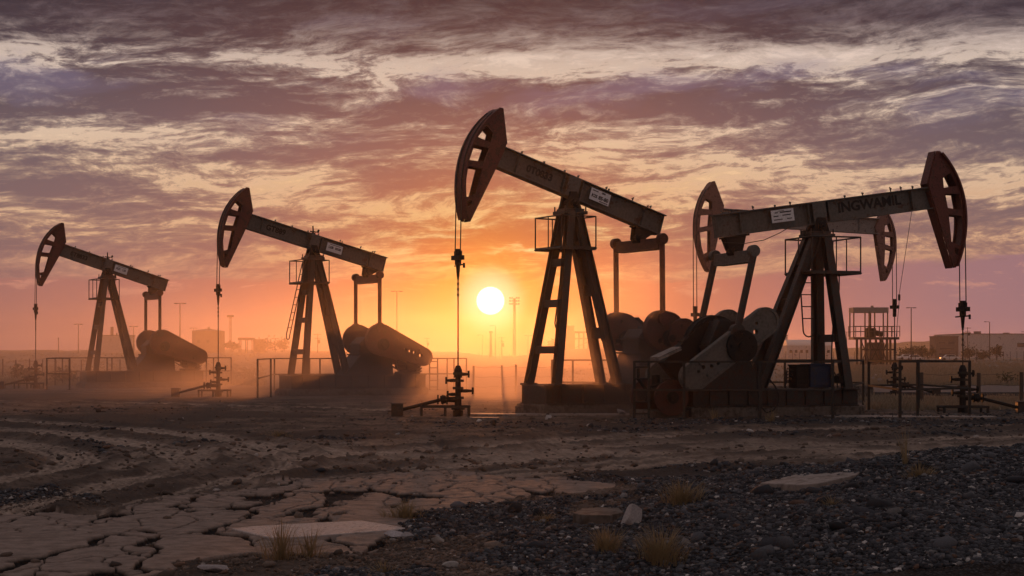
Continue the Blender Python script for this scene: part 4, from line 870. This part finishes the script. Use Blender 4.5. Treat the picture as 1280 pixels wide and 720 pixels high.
o = raw_mesh('gravel', np.concatenate(vs), np.concatenate(fs), SM, np.concatenate(cs)); tag(o, 'loose grey gravel and pebbles over the ground', None, kind='stuff')
print('stones', off//12)

# single stones one can point at
def rock(label, px, py, size, tone, seed, name='rock', squash=.75):
    r_ = np.random.default_rng(seed); import bmesh
    bm = bmesh.new(); bmesh.ops.create_icosphere(bm, subdivisions=3, radius=1)
    pl_ = r_.normal(size=(14, 3)); pl_ /= np.linalg.norm(pl_, axis=1)[:, None]; dd = r_.uniform(.42, .72, 14)
    for v in bm.verts:
        p = np.array(v.co)
        for n_, d in zip(pl_, dd):
            k = p @ n_-d
            if k > 0: p = p-n_*k*.98
        p *= 1+.015*r_.normal(); v.co = p*np.array([size[0]/2, size[1]/2, size[2]/1.6])
    me = bpy.data.meshes.new(name); bm.to_mesh(me); bm.free(); a = me.color_attributes.new('tone', 'FLOAT_COLOR', 'POINT'); a.data.foreach_set('color', np.tile(np.array([*tone, 1.], np.float32), len(me.vertices)))
    me.materials.append(SM); o = bpy.data.objects.new(name, me); COL.objects.link(o); x, y = gpt(px, py); o.location = (x, y, gz(x, y)+size[2]*.28); o.rotation_euler = (0, 0, r_.uniform(0, 6))
    return tag(o, label, 'rock', 'larger rocks lying in the foreground')
rock('pale angular rock standing alone on the gravel, right of centre', 790, 656, (.26, .24, .25), (.46, .42, .41), 1)
rock('flat white stone at the right tip of the pale sheet', 494, 673, (.26, .2, .11), (.5, .47, .48), 2)
rock('grey stone against the flat white stone by the pale sheet', 510, 675, (.2, .18, .1), (.3, .28, .28), 3)
rock('small pale stone among pebbles at lower middle', 547, 679, (.13, .12, .1), (.36, .33, .3), 4)
rock('long pale stone at the bottom middle', 565, 710, (.2, .1, .06), (.42, .4, .38), 5)
rock('flat whitish stone at the bottom edge left of centre', 268, 716, (.34, .24, .09), (.40, .36, .36), 6)
rock('dark lump on the dirt left of the concrete path near the sun', 617, 532, (.26, .2, .16), (.03, .026, .025), 7)
rock('dark lump on the dirt track at the far left', 123, 515, (.3, .24, .17), (.04, .033, .03), 8)
rock('pale crumpled lump beside the nearest railing ladder', 776, 519, (.5, .3, .26), (.3, .27, .26), 9)
rock('small white lump at the plinth corner of the pumpjack right of the sun', 685, 524, (.24, .2, .16), (.5, .47, .46), 10)
for (px, py, s, t_, l_) in ((1090, 478, .7, .33, 'largest pale boulder in the heap behind the railed enclosure'), (1101, 480, .6, .28, 'right-hand pale boulder in the heap behind the railed enclosure'), (1094, 472, .45, .36, 'small pale boulder topping the heap behind the railed enclosure')):
    rock(l_, px, py, (s, s*.8, s*.8), (t_, t_*.9, t_*.86), int(px))

# slabs lying on the ground
x, y = gpt(398, 661); sheetpoly('pale_sheet', 'pale smooth concrete sheet lying on the cracked crust', 'slab', ((289, 660.5), (318, 657.5), (400, 653), (452, 650.5), (487, 656), (511, 660.5), (440, 666), (372, 671), (340, 672), (316, 667)), gz(x, y)+.022, .1, M['sheet'])
x, y = gpt(1015, 597); sheetpoly('pale_sheet', 'pale flat slab beyond the gravel heap at right', 'slab', ((950, 596), (985, 592.5), (1010, 590), (1052, 590.5), (1082, 593.5), (1070, 597.5), (1022, 602), (1000, 601.5)), gz(x, y)+.022, .12, M['slab'], ((gz(x+.6, y)-gz(x-.6, y))/2.2, (gz(x, y+.6)-gz(x, y-.6))/6.))
x, y = gpt(748, 640); sheetpoly('crust_slab', 'broken grey slab left of the pale angular rock', 'slab', ((716, 641), (728, 635.5), (752, 634), (774, 635), (779, 640), (762, 644), (728, 643.5)), gz(x, y)+.05, .12, M['concrete'])
x, y = gpt(690, 520); slabthing('concrete_path', 'long low concrete path before the plinth right of the sun', 'path', (x+.1, y+.9, .045), (5.2, 1.0, .2), R(-4), M['slab'], jag=.02, seed=8)
x, y = gpt(606, 524); slabthing('concrete_path', 'narrow pale concrete strip right of the big wellhead', 'path', (x, y, .05), (.8, .35, .2), R(-2), M['slab'], jag=.04, seed=9)
x, y = gpt(1105, 521); slabthing('concrete_path', 'low concrete path leading right from the nearest plinth', 'path', (x+.8, y+.3, .045), (4.6, 1.3, .2), R(-3), M['slab'], jag=.02, seed=10)

# paved road behind the right-hand well
m = MB(); zr = .14
for x0, x1 in zip(np.linspace(9.5, 160, 40)[:-1], np.linspace(9.5, 160, 40)[1:]): m.add([(x0, 69, zr), (x1, 69, zr), (x1, 84, zr), (x0, 84, zr)], [(0, 1, 2, 3)])
m.b2(9.5, 160, 68.85, 69, -.3, zr+.002); m.b2(9.5, 160, 84, 84.15, -.3, zr+.002); m.b2(9.35, 9.5, 69, 84, -.3, zr+.002)
o = m.build('road', mat('asphalt', (.085, .082, .085), .7, scale=2, col2=(.06, .058, .06), bump=.3)); o['kind'] = 'structure'

# ------------------------------------------------------------------ dry plants
def blades(n, rad, h, seed, lean=.5, w=.012):
    r_ = np.random.default_rng(seed); t = r_.uniform(0, 6.28, n); q = rad*r_.uniform(0, 1, n)**.9*(.6+.4*np.sin(t*2+seed)); bx, by = q*np.cos(t), q*np.sin(t)
    a = t+r_.normal(0, .7, n); L = h*r_.uniform(.25, 1., n)**1.2*(1.05-.5*q/rad); ln = r_.uniform(.1, lean, n)+q/rad*.35; V = []
    for k, (f, ww) in enumerate(((0, 1), (.4, .9), (.75, .6), (1., .12))):
        cx = bx+np.cos(a)*L*ln*f**1.6; cy = by+np.sin(a)*L*ln*f**1.6; cz = L*f*(1-.25*f*ln)
        for s in (-1, 1): V.append(np.stack([cx-np.sin(a)*s*w*ww/2, cy+np.cos(a)*s*w*ww/2, cz], 1))
    V = np.stack(V, 1); Fq = []
    for k in range(3): Fq.append(np.array([2*k, 2*k+1, 2*k+3, 2*k+2]))
    return V.reshape(-1, 3), (np.array(Fq)[None]+(np.arange(n)*8)[:, None, None]).reshape(-1, 4)
def tuft(label, px, py, h, rad, n, seed, lean=.7, w=.0065, name='dry_grass_tuft', m_='gold'):
    co, f = blades(int(n*2.2), rad*.8, h, seed, lean*1.25, w); x, y = gpt(px, py); o = raw_mesh(name, co, f, M[m_]); o.location = (x, y, gz(x, y)-.02); return tag(o, label, 'grass tuft', 'dry grass tufts in the foreground')
tuft('tall thin dry tuft at the front edge of the pale sheet', 352, 700, .42, .30, 90, 1, .4)
tuft('dry tuft by the right front of the pale sheet', 388, 697, .34, .16, 50, 2, .4)
tuft('low golden tuft behind the flat white stone', 507, 647, .26, .40, 170, 3, .9)
tuft('broad dry tuft on the gravel below the angular rock', 826, 703, .36, .38, 240, 4, .7)
tuft('dry tuft between the pebbles and the angular rock', 758, 690, .28, .30, 130, 5, .7)
tuft('golden tuft at the left foot of the gravel heap', 852, 629, .34, .38, 170, 6, .8)
tuft('small golden tuft on top of the gravel heap', 1150, 596, .20, .24, 120, 7, .9)
tuft('single upright dry stalk behind the gravel heap', 1132, 582, .55, .06, 14, 8, .25)
tuft('reddish dry tuft beside the dirt tracks', 349, 545, .20, .5, 130, 9, .9)
tuft('straggly tuft against the nearest concrete plinth', 893, 524, .5, .25, 40, 10, .5)
tuft('thin weed at the front of the nearest plinth', 963, 526, .42, .3, 50, 11, .7)
tuft('low straw patch in the middle of the pebbles', 682, 652, .14, .3, 110, 12, 1.1)
tuft('low straw patch at the bottom middle', 480, 716, .14, .25, 90, 13, 1.1)
tuft('dry weed among stones at the right-hand foot of the gravel heap', 1040, 634, .16, .1, 40, 14, .9)
# thin grass over the flat beyond the machines
def field(n, ylo, yhi, xa, xb, h, seed, dens):
    r_ = np.random.default_rng(seed); v = r_.uniform(EYE/yhi, EYE/ylo, n); Y = EYE/v; U = r_.uniform(xa, xb, n); X = (U-640)/F*Y
    k = r_.uniform(0, 1, n) < dens(X, Y); X, Y = X[k], Y[k]; z = ground_fields(X, Y)[0]; n = len(X); V = []; 
    B_ = 7; ang = r_.uniform(0, 6.28, (n, B_)); rr = r_.uniform(0, .28, (n, B_)); hh = h*r_.uniform(.4, 1.2, (n, B_)); ln = r_.uniform(.1, .8, (n, B_)); w = .05+Y[:, None]*.0003
    cx, cy = X[:, None]+rr*np.cos(ang), Y[:, None]+rr*np.sin(ang); zz = np.repeat(z[:, None], B_, 1)-.03
    p0 = np.stack([cx-w/2, cy, zz], -1); p1 = np.stack([cx+w/2, cy, zz], -1); p2 = np.stack([cx+np.cos(ang)*hh*ln, cy+np.sin(ang)*hh*ln, zz+hh], -1)
    return np.stack([p0, p1, p2], 2).reshape(-1, 3)
g = np.concatenate([field(9000, 88, 420, 1040, 1320, .34, 1, lambda X, Y: .35+.6*fbm(X*.08, Y*.05, 3, 5)),
                    field(5000, 90, 330, -40, 330, .30, 2, lambda X, Y: .2+.5*fbm(X*.08, Y*.05, 3, 6)),
                    field(2500, 60, 250, 690, 1100, .28, 4, lambda X, Y: .3+.0*X),
                    field(1500, 50, 66, 1090, 1300, .22, 3, lambda X, Y: .5+0*X)])
o = raw_mesh('field_grass', g, np.arange(len(g)).reshape(-1, 3), M['straw']); tag(o, 'dry yellow grass over the flat field beyond', None, kind='stuff')

def bush(label, px, base, w, h, d, seed, n=420, trunk=True, cat='bush', name='desert_shrub', leaf=.28):
    r_ = np.random.default_rng(seed); p = at(px, base, d); x, y = p.x, p.y; z = gz(x, y); root = empty(name, (x, y, z), 0, label, cat, 'shrubs and small trees on the skyline')
    nc = 7; cc = r_.uniform(-1, 1, (nc, 3))*np.array([w*.34, w*.3, h*.22])+np.array([0, 0, h*.58]); cs = r_.uniform(.16, .3, nc)*max(w, h)
    c = r_.integers(0, nc, n); P = cc[c]+r_.normal(size=(n, 3))*cs[c][:, None]*.55*np.array([1, 1, .8]); P[:, 2] = np.clip(P[:, 2], .1, None)
    a = r_.normal(size=(n, 3)); a /= np.linalg.norm(a, axis=1)[:, None]; b = np.cross(a, r_.normal(size=(n, 3))); b /= np.linalg.norm(b, axis=1)[:, None]; s = leaf*r_.uniform(.5, 1.2, (n, 1))
    V = np.stack([P-a*s-b*s*.5, P+a*s-b*s*.4, P+a*s*.8+b*s*.6, P-a*s*.7+b*s*.5], 1).reshape(-1, 3); o = raw_mesh('crown', V, np.arange(n*4).reshape(-1, 4), M['leaf']); o.parent = root
    m = MB()
    for k in range(4): q = cc[k]; m.tube([(0, 0, -.2), (q[0]*.3, q[1]*.3, h*.3), tuple(q)], [.09, .06, .02], 6)
    m.build('trunk', M['bark'], root); return root

# ------------------------------------------------------------------ far buildings and gear
def house(name, label, cat, x0, x1, top, base, d, depth, m_, roof='flat', wins=(), group='buildings on the skyline', roofm='roof', vents=()):
    a, b = at(x0, base, d), at(x1, base, d); W = b.x-a.x; H = (base-top)/F*d; zb = gz((a.x+b.x)/2, d); root = empty(name, ((a.x+b.x)/2, d, zb-.1), 0, label, cat, group); H += .1+max(0, (EYE+(HY-base)/F*d)-zb)
    m = MB(); m.b2(-W/2, W/2, 0, depth, -.3, H); m.build('wall', M[m_], root)
    m = MB()
    if roof == 'flat': m.b2(-W/2-.15, W/2+.15, -.15, depth+.15, H+.003, H+.28)
    elif roof == 'hip':
        e = .4; k = min(W, depth)*.42; r_ = H+W*.09; m.add([(-W/2-e, -e, H), (W/2+e, -e, H), (W/2+e, depth+e, H), (-W/2-e, depth+e, H), (-W/2+k, depth/2, r_), (W/2-k, depth/2, r_)], [(0, 1, 5, 4), (1, 2, 5), (2, 3, 4, 5), (3, 0, 4), (0, 3, 2, 1)])
    else:
        n = 14; V = [(-W/2-.1, depth/2-math.cos(math.pi*k/n)*depth/2, H+math.sin(math.pi*k/n)*H*.45) for k in range(n+1)]; V2 = [(W/2+.1, y, z) for _, y, z in V]; m.add(V+V2, [(k, k+1, k+2+n, k+1+n) for k in range(n)]+[tuple(range(n+1)), tuple(range(n+1, 2*n+2))])
    rf = m.build('roof', M[roofm], root)
    for vx, vw, vh in vents: m = MB(); m.b2(vx*W-vw/2, vx*W+vw/2, depth*.3, depth*.3+vw, H+.1, H+.28+vh); m.build('roof_vent', M['roof'], rf)
    for wx, wz, ww, wh in wins: m = MB(); m.b2(wx*W-ww/2, wx*W+ww/2, -.06, .1, wz*H-wh/2, wz*H+wh/2); m.build('window', M['glass'], root)
    return root
house('warehouse', 'long pale flat-roofed warehouse at the right edge', 'warehouse', 1203, 1345, 419.5, 449, 600, 40, 'wall', 'flat', [(.02, .55, 3.2, 1.5), (.18, .55, 3.2, 1.5), (.3, .55, 3.2, 1.5)], vents=[(-.37, 2.4, .6), (-.28, 2.2, 1.), (-.02, 2., .5), (.2, 2.5, .7)])
house('shed', 'brown open-sided stack shed left of the pale warehouse', 'shed', 1169, 1198, 421, 448, 520, 7, 'wall2', 'flat', [(-.2, .72, 2., .5), (.2, .72, 2., .5), (0, .45, 4.5, .5), (0, .2, 5, .6)])
house('trailer_building', 'long white round-roofed building seen between the legs of the nearest pumpjack', 'building', 984, 1040, 432, 448, 500, 7, 'wall', 'round', [(k, .55, .8, .9) for k in (-.42, -.3, -.18, -.06, .06, .18, .3, .42)], roofm='van')
house('utility_block', 'small square block left of the white round-roofed building', 'building', 976, 984.5, 420, 448, 540, 4, 'wall', 'flat')
house('warehouse', 'hazy hip-roofed warehouse between the two leftmost pumpjacks', 'warehouse', 240, 273, 424, 450, 450, 10, 'wall2', 'hip', [(-.25, .5, .8, .8), (.1, .5, .8, .8)], vents=[(.05, .5, .9)])
house('low_building', 'low pale building behind the legs of the leftmost pumpjack', 'building', 126, 160, 429, 450, 430, 8, 'wall', 'flat', vents=[(-.18, .7, 2.2), (.0, .4, .6)])
house('plant_block', 'blocky plant building on the rise between the legs of the pumpjack right of the sun', 'building', 706, 717.5, 413, 442, 420, 5, 'wall2', 'flat')
house('low_building', 'low faint block on the rise right of the hazy hip-roofed warehouse', 'building', 317, 329, 431, 447, 420, 4, 'wall2', 'flat')
def frame_rig(name, label, x0, x1, top, base, d, bays, depth, roofed=True, deck=None):
    a, b = at(x0, base, d), at(x1, base, d); W = b.x-a.x; H = (base-top)/F*d; zb = gz((a.x+b.x)/2, d); root = empty(name, ((a.x+b.x)/2, d, zb), 0, label, 'steel frame', 'steel frames on the skyline'); H += EYE+(HY-base)/F*d-zb
    for k in np.linspace(-W/2, W/2, bays+1):
        for y in (0, depth): m = MB(); m.b2(k-.1, k+.1, y-.1, y+.1, -.2, H); m.build('post', M['steel'], root)
    m = MB()
    for y in (0, depth): m.bar((-W/2-.3, y, H), (W/2+.3, y, H), .25, .4, (0, 1, 0))
    if roofed: m.b2(-W/2-.3, W/2+.3, -.2, depth+.2, H+.2, H+.35)
    m.build('top_frame', M['steel'], root)
    if deck: m = MB(); m.b2(-W/2, W/2, -.1, depth+.1, H*deck-.1, H*deck+.1); m.bar((-W/2, 0, H*deck*.1), (W/2, 0, H*deck*.95), .15, .15); m.build('deck', M['steel'], root)
    return root
frame_rig('pipe_rack', 'open steel frame beside the blocky plant building on the rise', 718, 742, 415, 442, 422, 4, 4, False, .62)
frame_rig('gantry', 'small roofed gantry on the rise right of the hip-roofed warehouse', 299, 315, 424, 448, 380, 2, 2.5)
# platform with a canopy, right of the nearest pumpjack
d = 250.; k = d/F; ox = (1086-640)*k; root = empty('service_rig_platform', (ox, d, gz(ox, d)), 0, 'two-storey steel platform with flat canopy, behind the railed enclosure', 'platform'); zz = lambda py: EYE+(HY-py)*k-gz(ox, d); xx = lambda px: (px-1086)*k
m = MB(); m.b2(xx(1064), xx(1108), -1.5, 1.8, zz(391), zz(384.5)); m.b2(xx(1089), xx(1092), 0, .4, zz(384.5), zz(382)); m.build('canopy', M['fade'], root, .03)
for px in (1065, 1084, 1091, 1107):
    for y in (-1.3, 1.6): m = MB(); m.b2(xx(px)-.09, xx(px)+.09, y-.09, y+.09, zz(423), zz(390)); m.build('canopy_post', M['steel'], root)
m = MB(); m.b2(xx(1064), xx(1121), -1.7, 2, zz(424.5), zz(421.5)); m.build('deck', M['steel'], root)
m = MB()
for y in (-1.65, 1.95):
    for z in (zz(408), zz(414.5)): m.bar((xx(1064), y, z), (xx(1121.5), y, z), .08, .08)
    for px in (1064, 1073, 1096, 1103, 1112, 1118, 1121.5): m.b2(xx(px)-.05, xx(px)+.05, y-.05, y+.05, zz(421), zz(407.5))
m.build('deck_railing', M['steel'], root)
for px in (1074, 1085, 1098, 1106, 1116):
    for y in (-1.4, 1.7): m = MB(); m.b2(xx(px)-.16, xx(px)+.16, y-.16, y+.16, -.3, zz(424)); m.build('leg', M['steel'], root)
m = MB()
for a, b in ((1074, 1085), (1085, 1098), (1098, 1106)): m.bar((xx(a), -1.4, .3), (xx(b), -1.4, zz(426)), .14, .14); m.bar((xx(b), -1.42, .3), (xx(a), -1.42, zz(426)), .14, .14)
m.bar((xx(1074), -1.4, zz(437)), (xx(1116), -1.4, zz(437)), .2, .25); m.build('cross_brace', M['steel'], root)
m = MB(); m.b2(xx(1083), xx(1094), -.6, .8, zz(421.5), zz(410)); m.tube([(xx(1090), 0, zz(415)), (xx(1103), 0, zz(418))], .45, 10); m.tube([(xx(1086), 0, zz(411)), (xx(1088), 0, zz(407))], .3, 8); m.build('winch', M['dark'], root, .05)
m = MB(); m.b2(xx(1084), xx(1104), -.9, 1.1, .1, zz(428)); m.build('engine_house', M['wall2'], root, .05)
# lamp posts and masts
def mast(label, px, top, base, d, kind='tee', r=.11):
    b = at(px, base, d); zb = gz(b.x, d); H = EYE+(HY-top)/F*d-zb; nm = {'tee': 'lamp_post', 'flood': 'floodlight_mast', 'pole': 'utility_pole', 'lattice': 'radio_mast', 'arm': 'lamp_post', 'stack': 'vent_stack'}[kind]
    root = empty(nm, (b.x, d, zb), 0, label, {'tee': 'lamp post', 'flood': 'floodlight mast', 'pole': 'pole', 'lattice': 'mast', 'arm': 'lamp post', 'stack': 'vent pipe'}[kind], 'poles and masts on the skyline')
    m = MB()
    if kind == 'lattice':
        for x, y in ((-.3, 0), (.3, 0), (0, .5)): m.tube([(x, y, -.3), (x*.8, y*.8, H)], .06, 5)
        n = int(H/.9)
        for i in range(n): m.tube([(-.3, 0, i*.9), (.3, 0, i*.9+.9)], .03, 4); m.tube([(.3, 0, i*.9), (0, .5, i*.9+.9)], .03, 4)
    else: m.tube([(0, 0, -.3), (0, 0, H)], [r*1.25, r*.8], 8)
    m.build('shaft', M['steel'], root)
    m = MB()
    if kind == 'tee':
        m.bar((-.95, 0, H), (.95, 0, H), .1, .1)
        for s in (-1, 1): m.box((s*.8, 0, H-.05), (.75, .35, .16))
    elif kind == 'flood':
        for z in (H, H-.75, H-1.5):
            m.bar((-1.25, 0, z), (1.25, 0, z), .1, .1)
            for s in (-1.1, -.55, .55, 1.1): m.box((s, -.1, z+.12), (.4, .25, .34))
    elif kind == 'pole':
        for z, l in ((H-.25, 1.), (H-1.2, .75)): m.bar((-l, 0, z), (l, 0, z), .12, .12)
        m.box((.35, 0, H-2), (.5, .5, .9))
    elif kind == 'lattice': m.b2(-.8, .8, -.3, .5, H-.5, H)
    elif kind == 'arm': m.bar((0, 0, H), (-1.1, 0, H+.1), .1, .1); m.box((-1.2, 0, H+.05), (.7, .3, .15))
    elif kind == 'stack': m.tube([(0, 0, H), (0, 0, H+.4)], r*1.5, 10)
    m.build('lamp_head' if kind in ('tee', 'flood', 'arm') else 'crossarm' if kind == 'pole' else 'cap', M['dark'], root)
for a in (('double-headed lamp post nearest the right of the leftmost pumpjack', 225, 379, 446, 330, 'tee'), ('double-headed lamp post behind the rear of the dusty pumpjack', 496, 364, 447, 320, 'tee', .15),
          ('tall floodlight mast right of the sun', 643, 373, 447, 400, 'flood', .36), ('lamp post right of the canopied steel platform', 1139, 384.5, 448, 380, 'tee', .13),
          ('faint lamp post left of the leftmost pumpjack legs', 98, 405, 446, 420, 'tee'), ('faint lamp post showing under the tail of the leftmost pumpjack', 167, 408, 447, 420, 'tee'),
          ('small lamp post over the hip-roofed warehouse', 242, 410, 448, 480, 'tee'), ('lattice mast between the hip-roofed warehouse and the dusty pumpjack', 288, 394, 448, 400, 'lattice'),
          ('short plain post on the far left skyline', 73, 424, 446, 420, 'stack'), ('short thick vent pipe straight below the sun', 613.5, 416, 444, 400, 'stack', .3),
          ('thin lamp post lower left of the sun', 603.5, 419, 446, 410, 'arm', .09), ('thin lamp post lower right of the sun', 619.5, 407.5, 446, 405, 'arm', .09), ('pole with boxes right of the thin lamp post below the sun', 627, 421, 446, 395, 'pole', .14),
          ('utility pole behind the legs of the dusty pumpjack', 397, 417, 447, 400, 'pole'), ('faint tee-headed pole on the rise right of the floodlight mast', 660, 419, 444, 450, 'tee'),
          ('thin pole before the pale warehouse, left one', 1209.5, 409, 449, 470, 'pole', .1), ('lamp post before the pale warehouse, with round head', 1237, 402.5, 449, 450, 'arm', .13),
          ('lamp post at the very right edge', 1283, 415, 449, 500, 'arm'), ('faint pole just right of the nearest pumpjack legs', 1058.5, 415, 449, 470, 'tee'), ('faint pole in the glow right of the tail of the dusty pumpjack', 534, 422, 446, 500, 'pole'), ('faint lamp post left of the legs of the dusty pumpjack', 344, 423, 446, 500, 'tee')): mast(*a)
# shrubs, cars
for i, a in enumerate((('broad bush left of the lamp post by the steel platform', 1131, 449, 6, 4., 430), ('bush behind the white car', 1150, 449, 5, 3.6, 440), ('low dark bush before the left end of the pale warehouse', 1212, 450, 5.5, 3.2, 420), ('second low dark bush before the pale warehouse', 1228, 450, 4.5, 2.6, 425), ('tall narrow bush before the pale warehouse', 1246, 450, 2.8, 4.2, 430),
    ('round bush left of the brown stack shed', 1160, 449, 4.5, 4., 460), ('bush on the skyline right of the gantry', 333, 446, 6, 3.6, 420), ('pointed bush on the skyline left of the dusty pumpjack ladder', 353, 446, 3.2, 4., 430), ('low bush on the skyline left of the gantry', 291, 446, 4., 3., 410), ('sparse bush on the rise under the pumpjack right of the sun', 690, 446, 5, 3.2, 430))): bush(*a, seed=60+i)
bush('dark twiggy shrub on the verge at the right edge', 1258, 486, 1.6, .8, 92, 99, n=120, leaf=.07)
for i, (l, px, py, w_, h_, dd) in enumerate((('low scrubby shrub behind the wire fence at far left', 22, 473, 1.5, 1.0, 118), ('rounded scrub bush left of the railing of the leftmost pumpjack', 36, 478, 1.6, .8, 104), ('dark low scrub left of the leftmost plinth', 80, 480, 1.8, .8, 97))): bush(l, px, py, w_, h_, dd, 120+i, n=200, leaf=.12)
def car(label, px, base, d, L=4.6, m_='van', body=((-1, .35), (-.98, .8), (-.62, .9), (-.35, 1.42), (.4, 1.45), (.72, .95), (.98, .85), (1, .35))):
    p = at(px, base, d); root = empty('parked_car', (p.x, d, gz(p.x, d)), R(random.uniform(-8, 8)), label, 'car', 'vehicles parked far off on the right'); h = L/2
    m = MB(); m.plate([[(a*h, b) for a, b in body]], -.85, .85, lambda a, b, y: (a, y, b)); m.build('body', M[m_], root, .06)
    m = MB()
    for y in (-.86, .86): m.plate([[(-.55*h, .95), (-.36*h, 1.36), (.38*h, 1.38), (.62*h, .97)]], y-.01, y+.01, lambda a, b, yy: (a, yy, b))
    m.build('window', M['glass'], root)
    for x in (-.62, .62):
        for y in (-.8, .8): m = MB(); m.disc((x*h, y, .33), .33, -.1, .1, 14); m.build('wheel', M['rubber'], root)
car('white car left of the brown stack shed', 1142, 451, 400); car('pale car before the brown stack shed', 1187, 451, 410, 4.8); car('white car half hidden behind the bush by the steel platform', 1133, 450.5, 425)
# netting fence along the far edge of the field, and a thin one on the left skyline
wire_fence('long far fence along the field edge at right', (P_(965, 390), P_(1330, 395)), 44, 2.5, .06, M['galv'], None, 6)
wire_fence('thin far fence on the left skyline', (P_(-20, 330), P_(330, 330)), 22, 2.2, .06, M['galv'], None, 4)
wire_fence('thin far fence on the skyline under the sun', (P_(535, 345), P_(650, 345)), 10, 2.0, .06, M['galv'], None, 4)
# low hills far off
def ridge(name, x0, x1, d, f, n=60):
    co = []; 
    for i, px in enumerate(np.linspace(x0, x1, n)):
        hgt = max(.02, f(px)); q = (px-640)/F*d; co += [(q, d, -2), (q, d+60, hgt/F*d+EYE), (q, d+260, -2)]
    m = MB(); m.add(co, [f_ for i in range(n-1) for f_ in ((3*i, 3*i+3, 3*i+4, 3*i+1), (3*i+1, 3*i+4, 3*i+5, 3*i+2))]); o = m.build(name, M['scrub'], None, smooth=True); o['kind'] = 'structure'
rnd = lambda px, s: float(fbm(np.array([px/38.]), np.array([s]), 4, 7)[0])
ridge('hills', 1010, 1420, 1150, lambda px: (8+14*rnd(px, 1.))*math.exp(-((px-1170)/120)**2)+4*rnd(px, 3.))
ridge('hills', -330, 560, 900, lambda px: 3.5+5*rnd(px, 2.)*(1-max(0, (px-300)/260)))

# ------------------------------------------------------------------ the air
def vol(name, dens, col, aniso):
    m = bpy.data.materials.new(name); m.use_nodes = True; T = NT(m.node_tree); T.n.clear()
    v = T.new('ShaderNodeVolumePrincipled'); v.inputs['Color'].default_value = (*col, 1); v.inputs['Density'].default_value = dens; v.inputs['Anisotropy'].default_value = aniso
    o = T.new('ShaderNodeOutputMaterial'); T.l.new(v.outputs[0], o.inputs['Volume']); return m
m = MB(); m.b2(-3400, 3400, -60, 1560, -4, 20); o = m.build('haze', vol('haze_air', .00022, (.92, .84, .82), .8)); o['kind'] = 'stuff'
# wind-blown dust round the left-hand machines: thin and even far back, in puffs near them, plus a patch imitating flare right of the sun
m = MB(); m.b2(-170, 13, 97, 330, -.6, 9.); o = m.build('dust', vol('thin_dust', .0014, (.92, .80, .74), .88)); o['kind'] = 'stuff'
X0, X1, Y0, Y1, Z1 = -34., 11., 43., 96.5, 6.
m = MB(); m.b2(X0, X1, Y0, Y1, -.6, Z1); mt = vol('blown_dust', .0, (.95, .82, .77), .78); T = NT(mt.node_tree); v = [n for n in T.n if n.type == 'PRINCIPLED_VOLUME'][0]
tc = T.new('ShaderNodeTexCoord').outputs['Object']; sx = T.new('ShaderNodeSeparateXYZ'); T.l.new(tc, sx.inputs[0]); x, y, z = sx.outputs
fx = T.math('MULTIPLY', T.rng(x, X0, X0+8), T.rng(T.math('ADD', x, T.math('MULTIPLY', y, -.04)), 2., 7., 1., 0.)); fy = T.math('MULTIPLY', T.rng(y, Y0, Y0+3), T.rng(y, 88, Y1, 1., 0.)); fz = T.rng(z, 2.5, Z1, 1., 0.)
n1 = T.noise(T.comb(T.math('MULTIPLY', x, .21), T.math('MULTIPLY', y, .10), T.math('MULTIPLY', z, .5)), 1., 3, .55)
puff = T.math('MULTIPLY', T.rng(n1, .36, .66), T.math('POWER', 2.718, T.math('MULTIPLY', T.math('MAXIMUM', z, 0.), -.55)))
def gl(x0, y0, rx, ry):
    p = T.math('DIVIDE', T.math('SUBTRACT', x, x0), rx); q = T.math('DIVIDE', T.math('SUBTRACT', y, y0), ry)
    return T.math('POWER', 2.718, T.math('MULTIPLY', T.math('ADD', T.math('MULTIPLY', p, p), T.math('MULTIPLY', q, q)), -1.))
conc = T.math('ADD', T.math('MULTIPLY', gl(3.3, 46.5, 1.6, 3.), 1.3), T.math('ADD', T.math('MULTIPLY', gl(-6.5, 64.5, 5., 4.5), .6), T.math('ADD', T.math('MULTIPLY', gl(1.5, 57., 5., 7.), 1.3), T.math('ADD', T.math('MULTIPLY', gl(-19., 81., 6., 5.), 1.1), T.math('MULTIPLY', gl(-13., 66., 5., 5.), .45)))))  # first term is added for orange glow at the pumpjack right of the sun
spill = T.math('MULTIPLY', T.math('MULTIPLY', gl(3.4, 46.8, 1.7, 2.4), .11), T.math('POWER', 2.718, T.math('MULTIPLY', T.math('MAXIMUM', z, 0.), -.45)))  # dense patch added to glow like lens flare over that pumpjack's base
dn = T.math('ADD', T.math('ADD', .0015, spill), T.math('MULTIPLY', puff, T.math('ADD', .010, T.math('MULTIPLY', conc, .07))))
T.l.new(T.math('MULTIPLY', T.math('MULTIPLY', dn, fx), T.math('MULTIPLY', fy, fz)), v.inputs['Density'])
mt.cycles.volume_step_rate = .45
S.cycles.volume_max_steps = 160
o = m.build('dust', mt); o['kind'] = 'stuff'
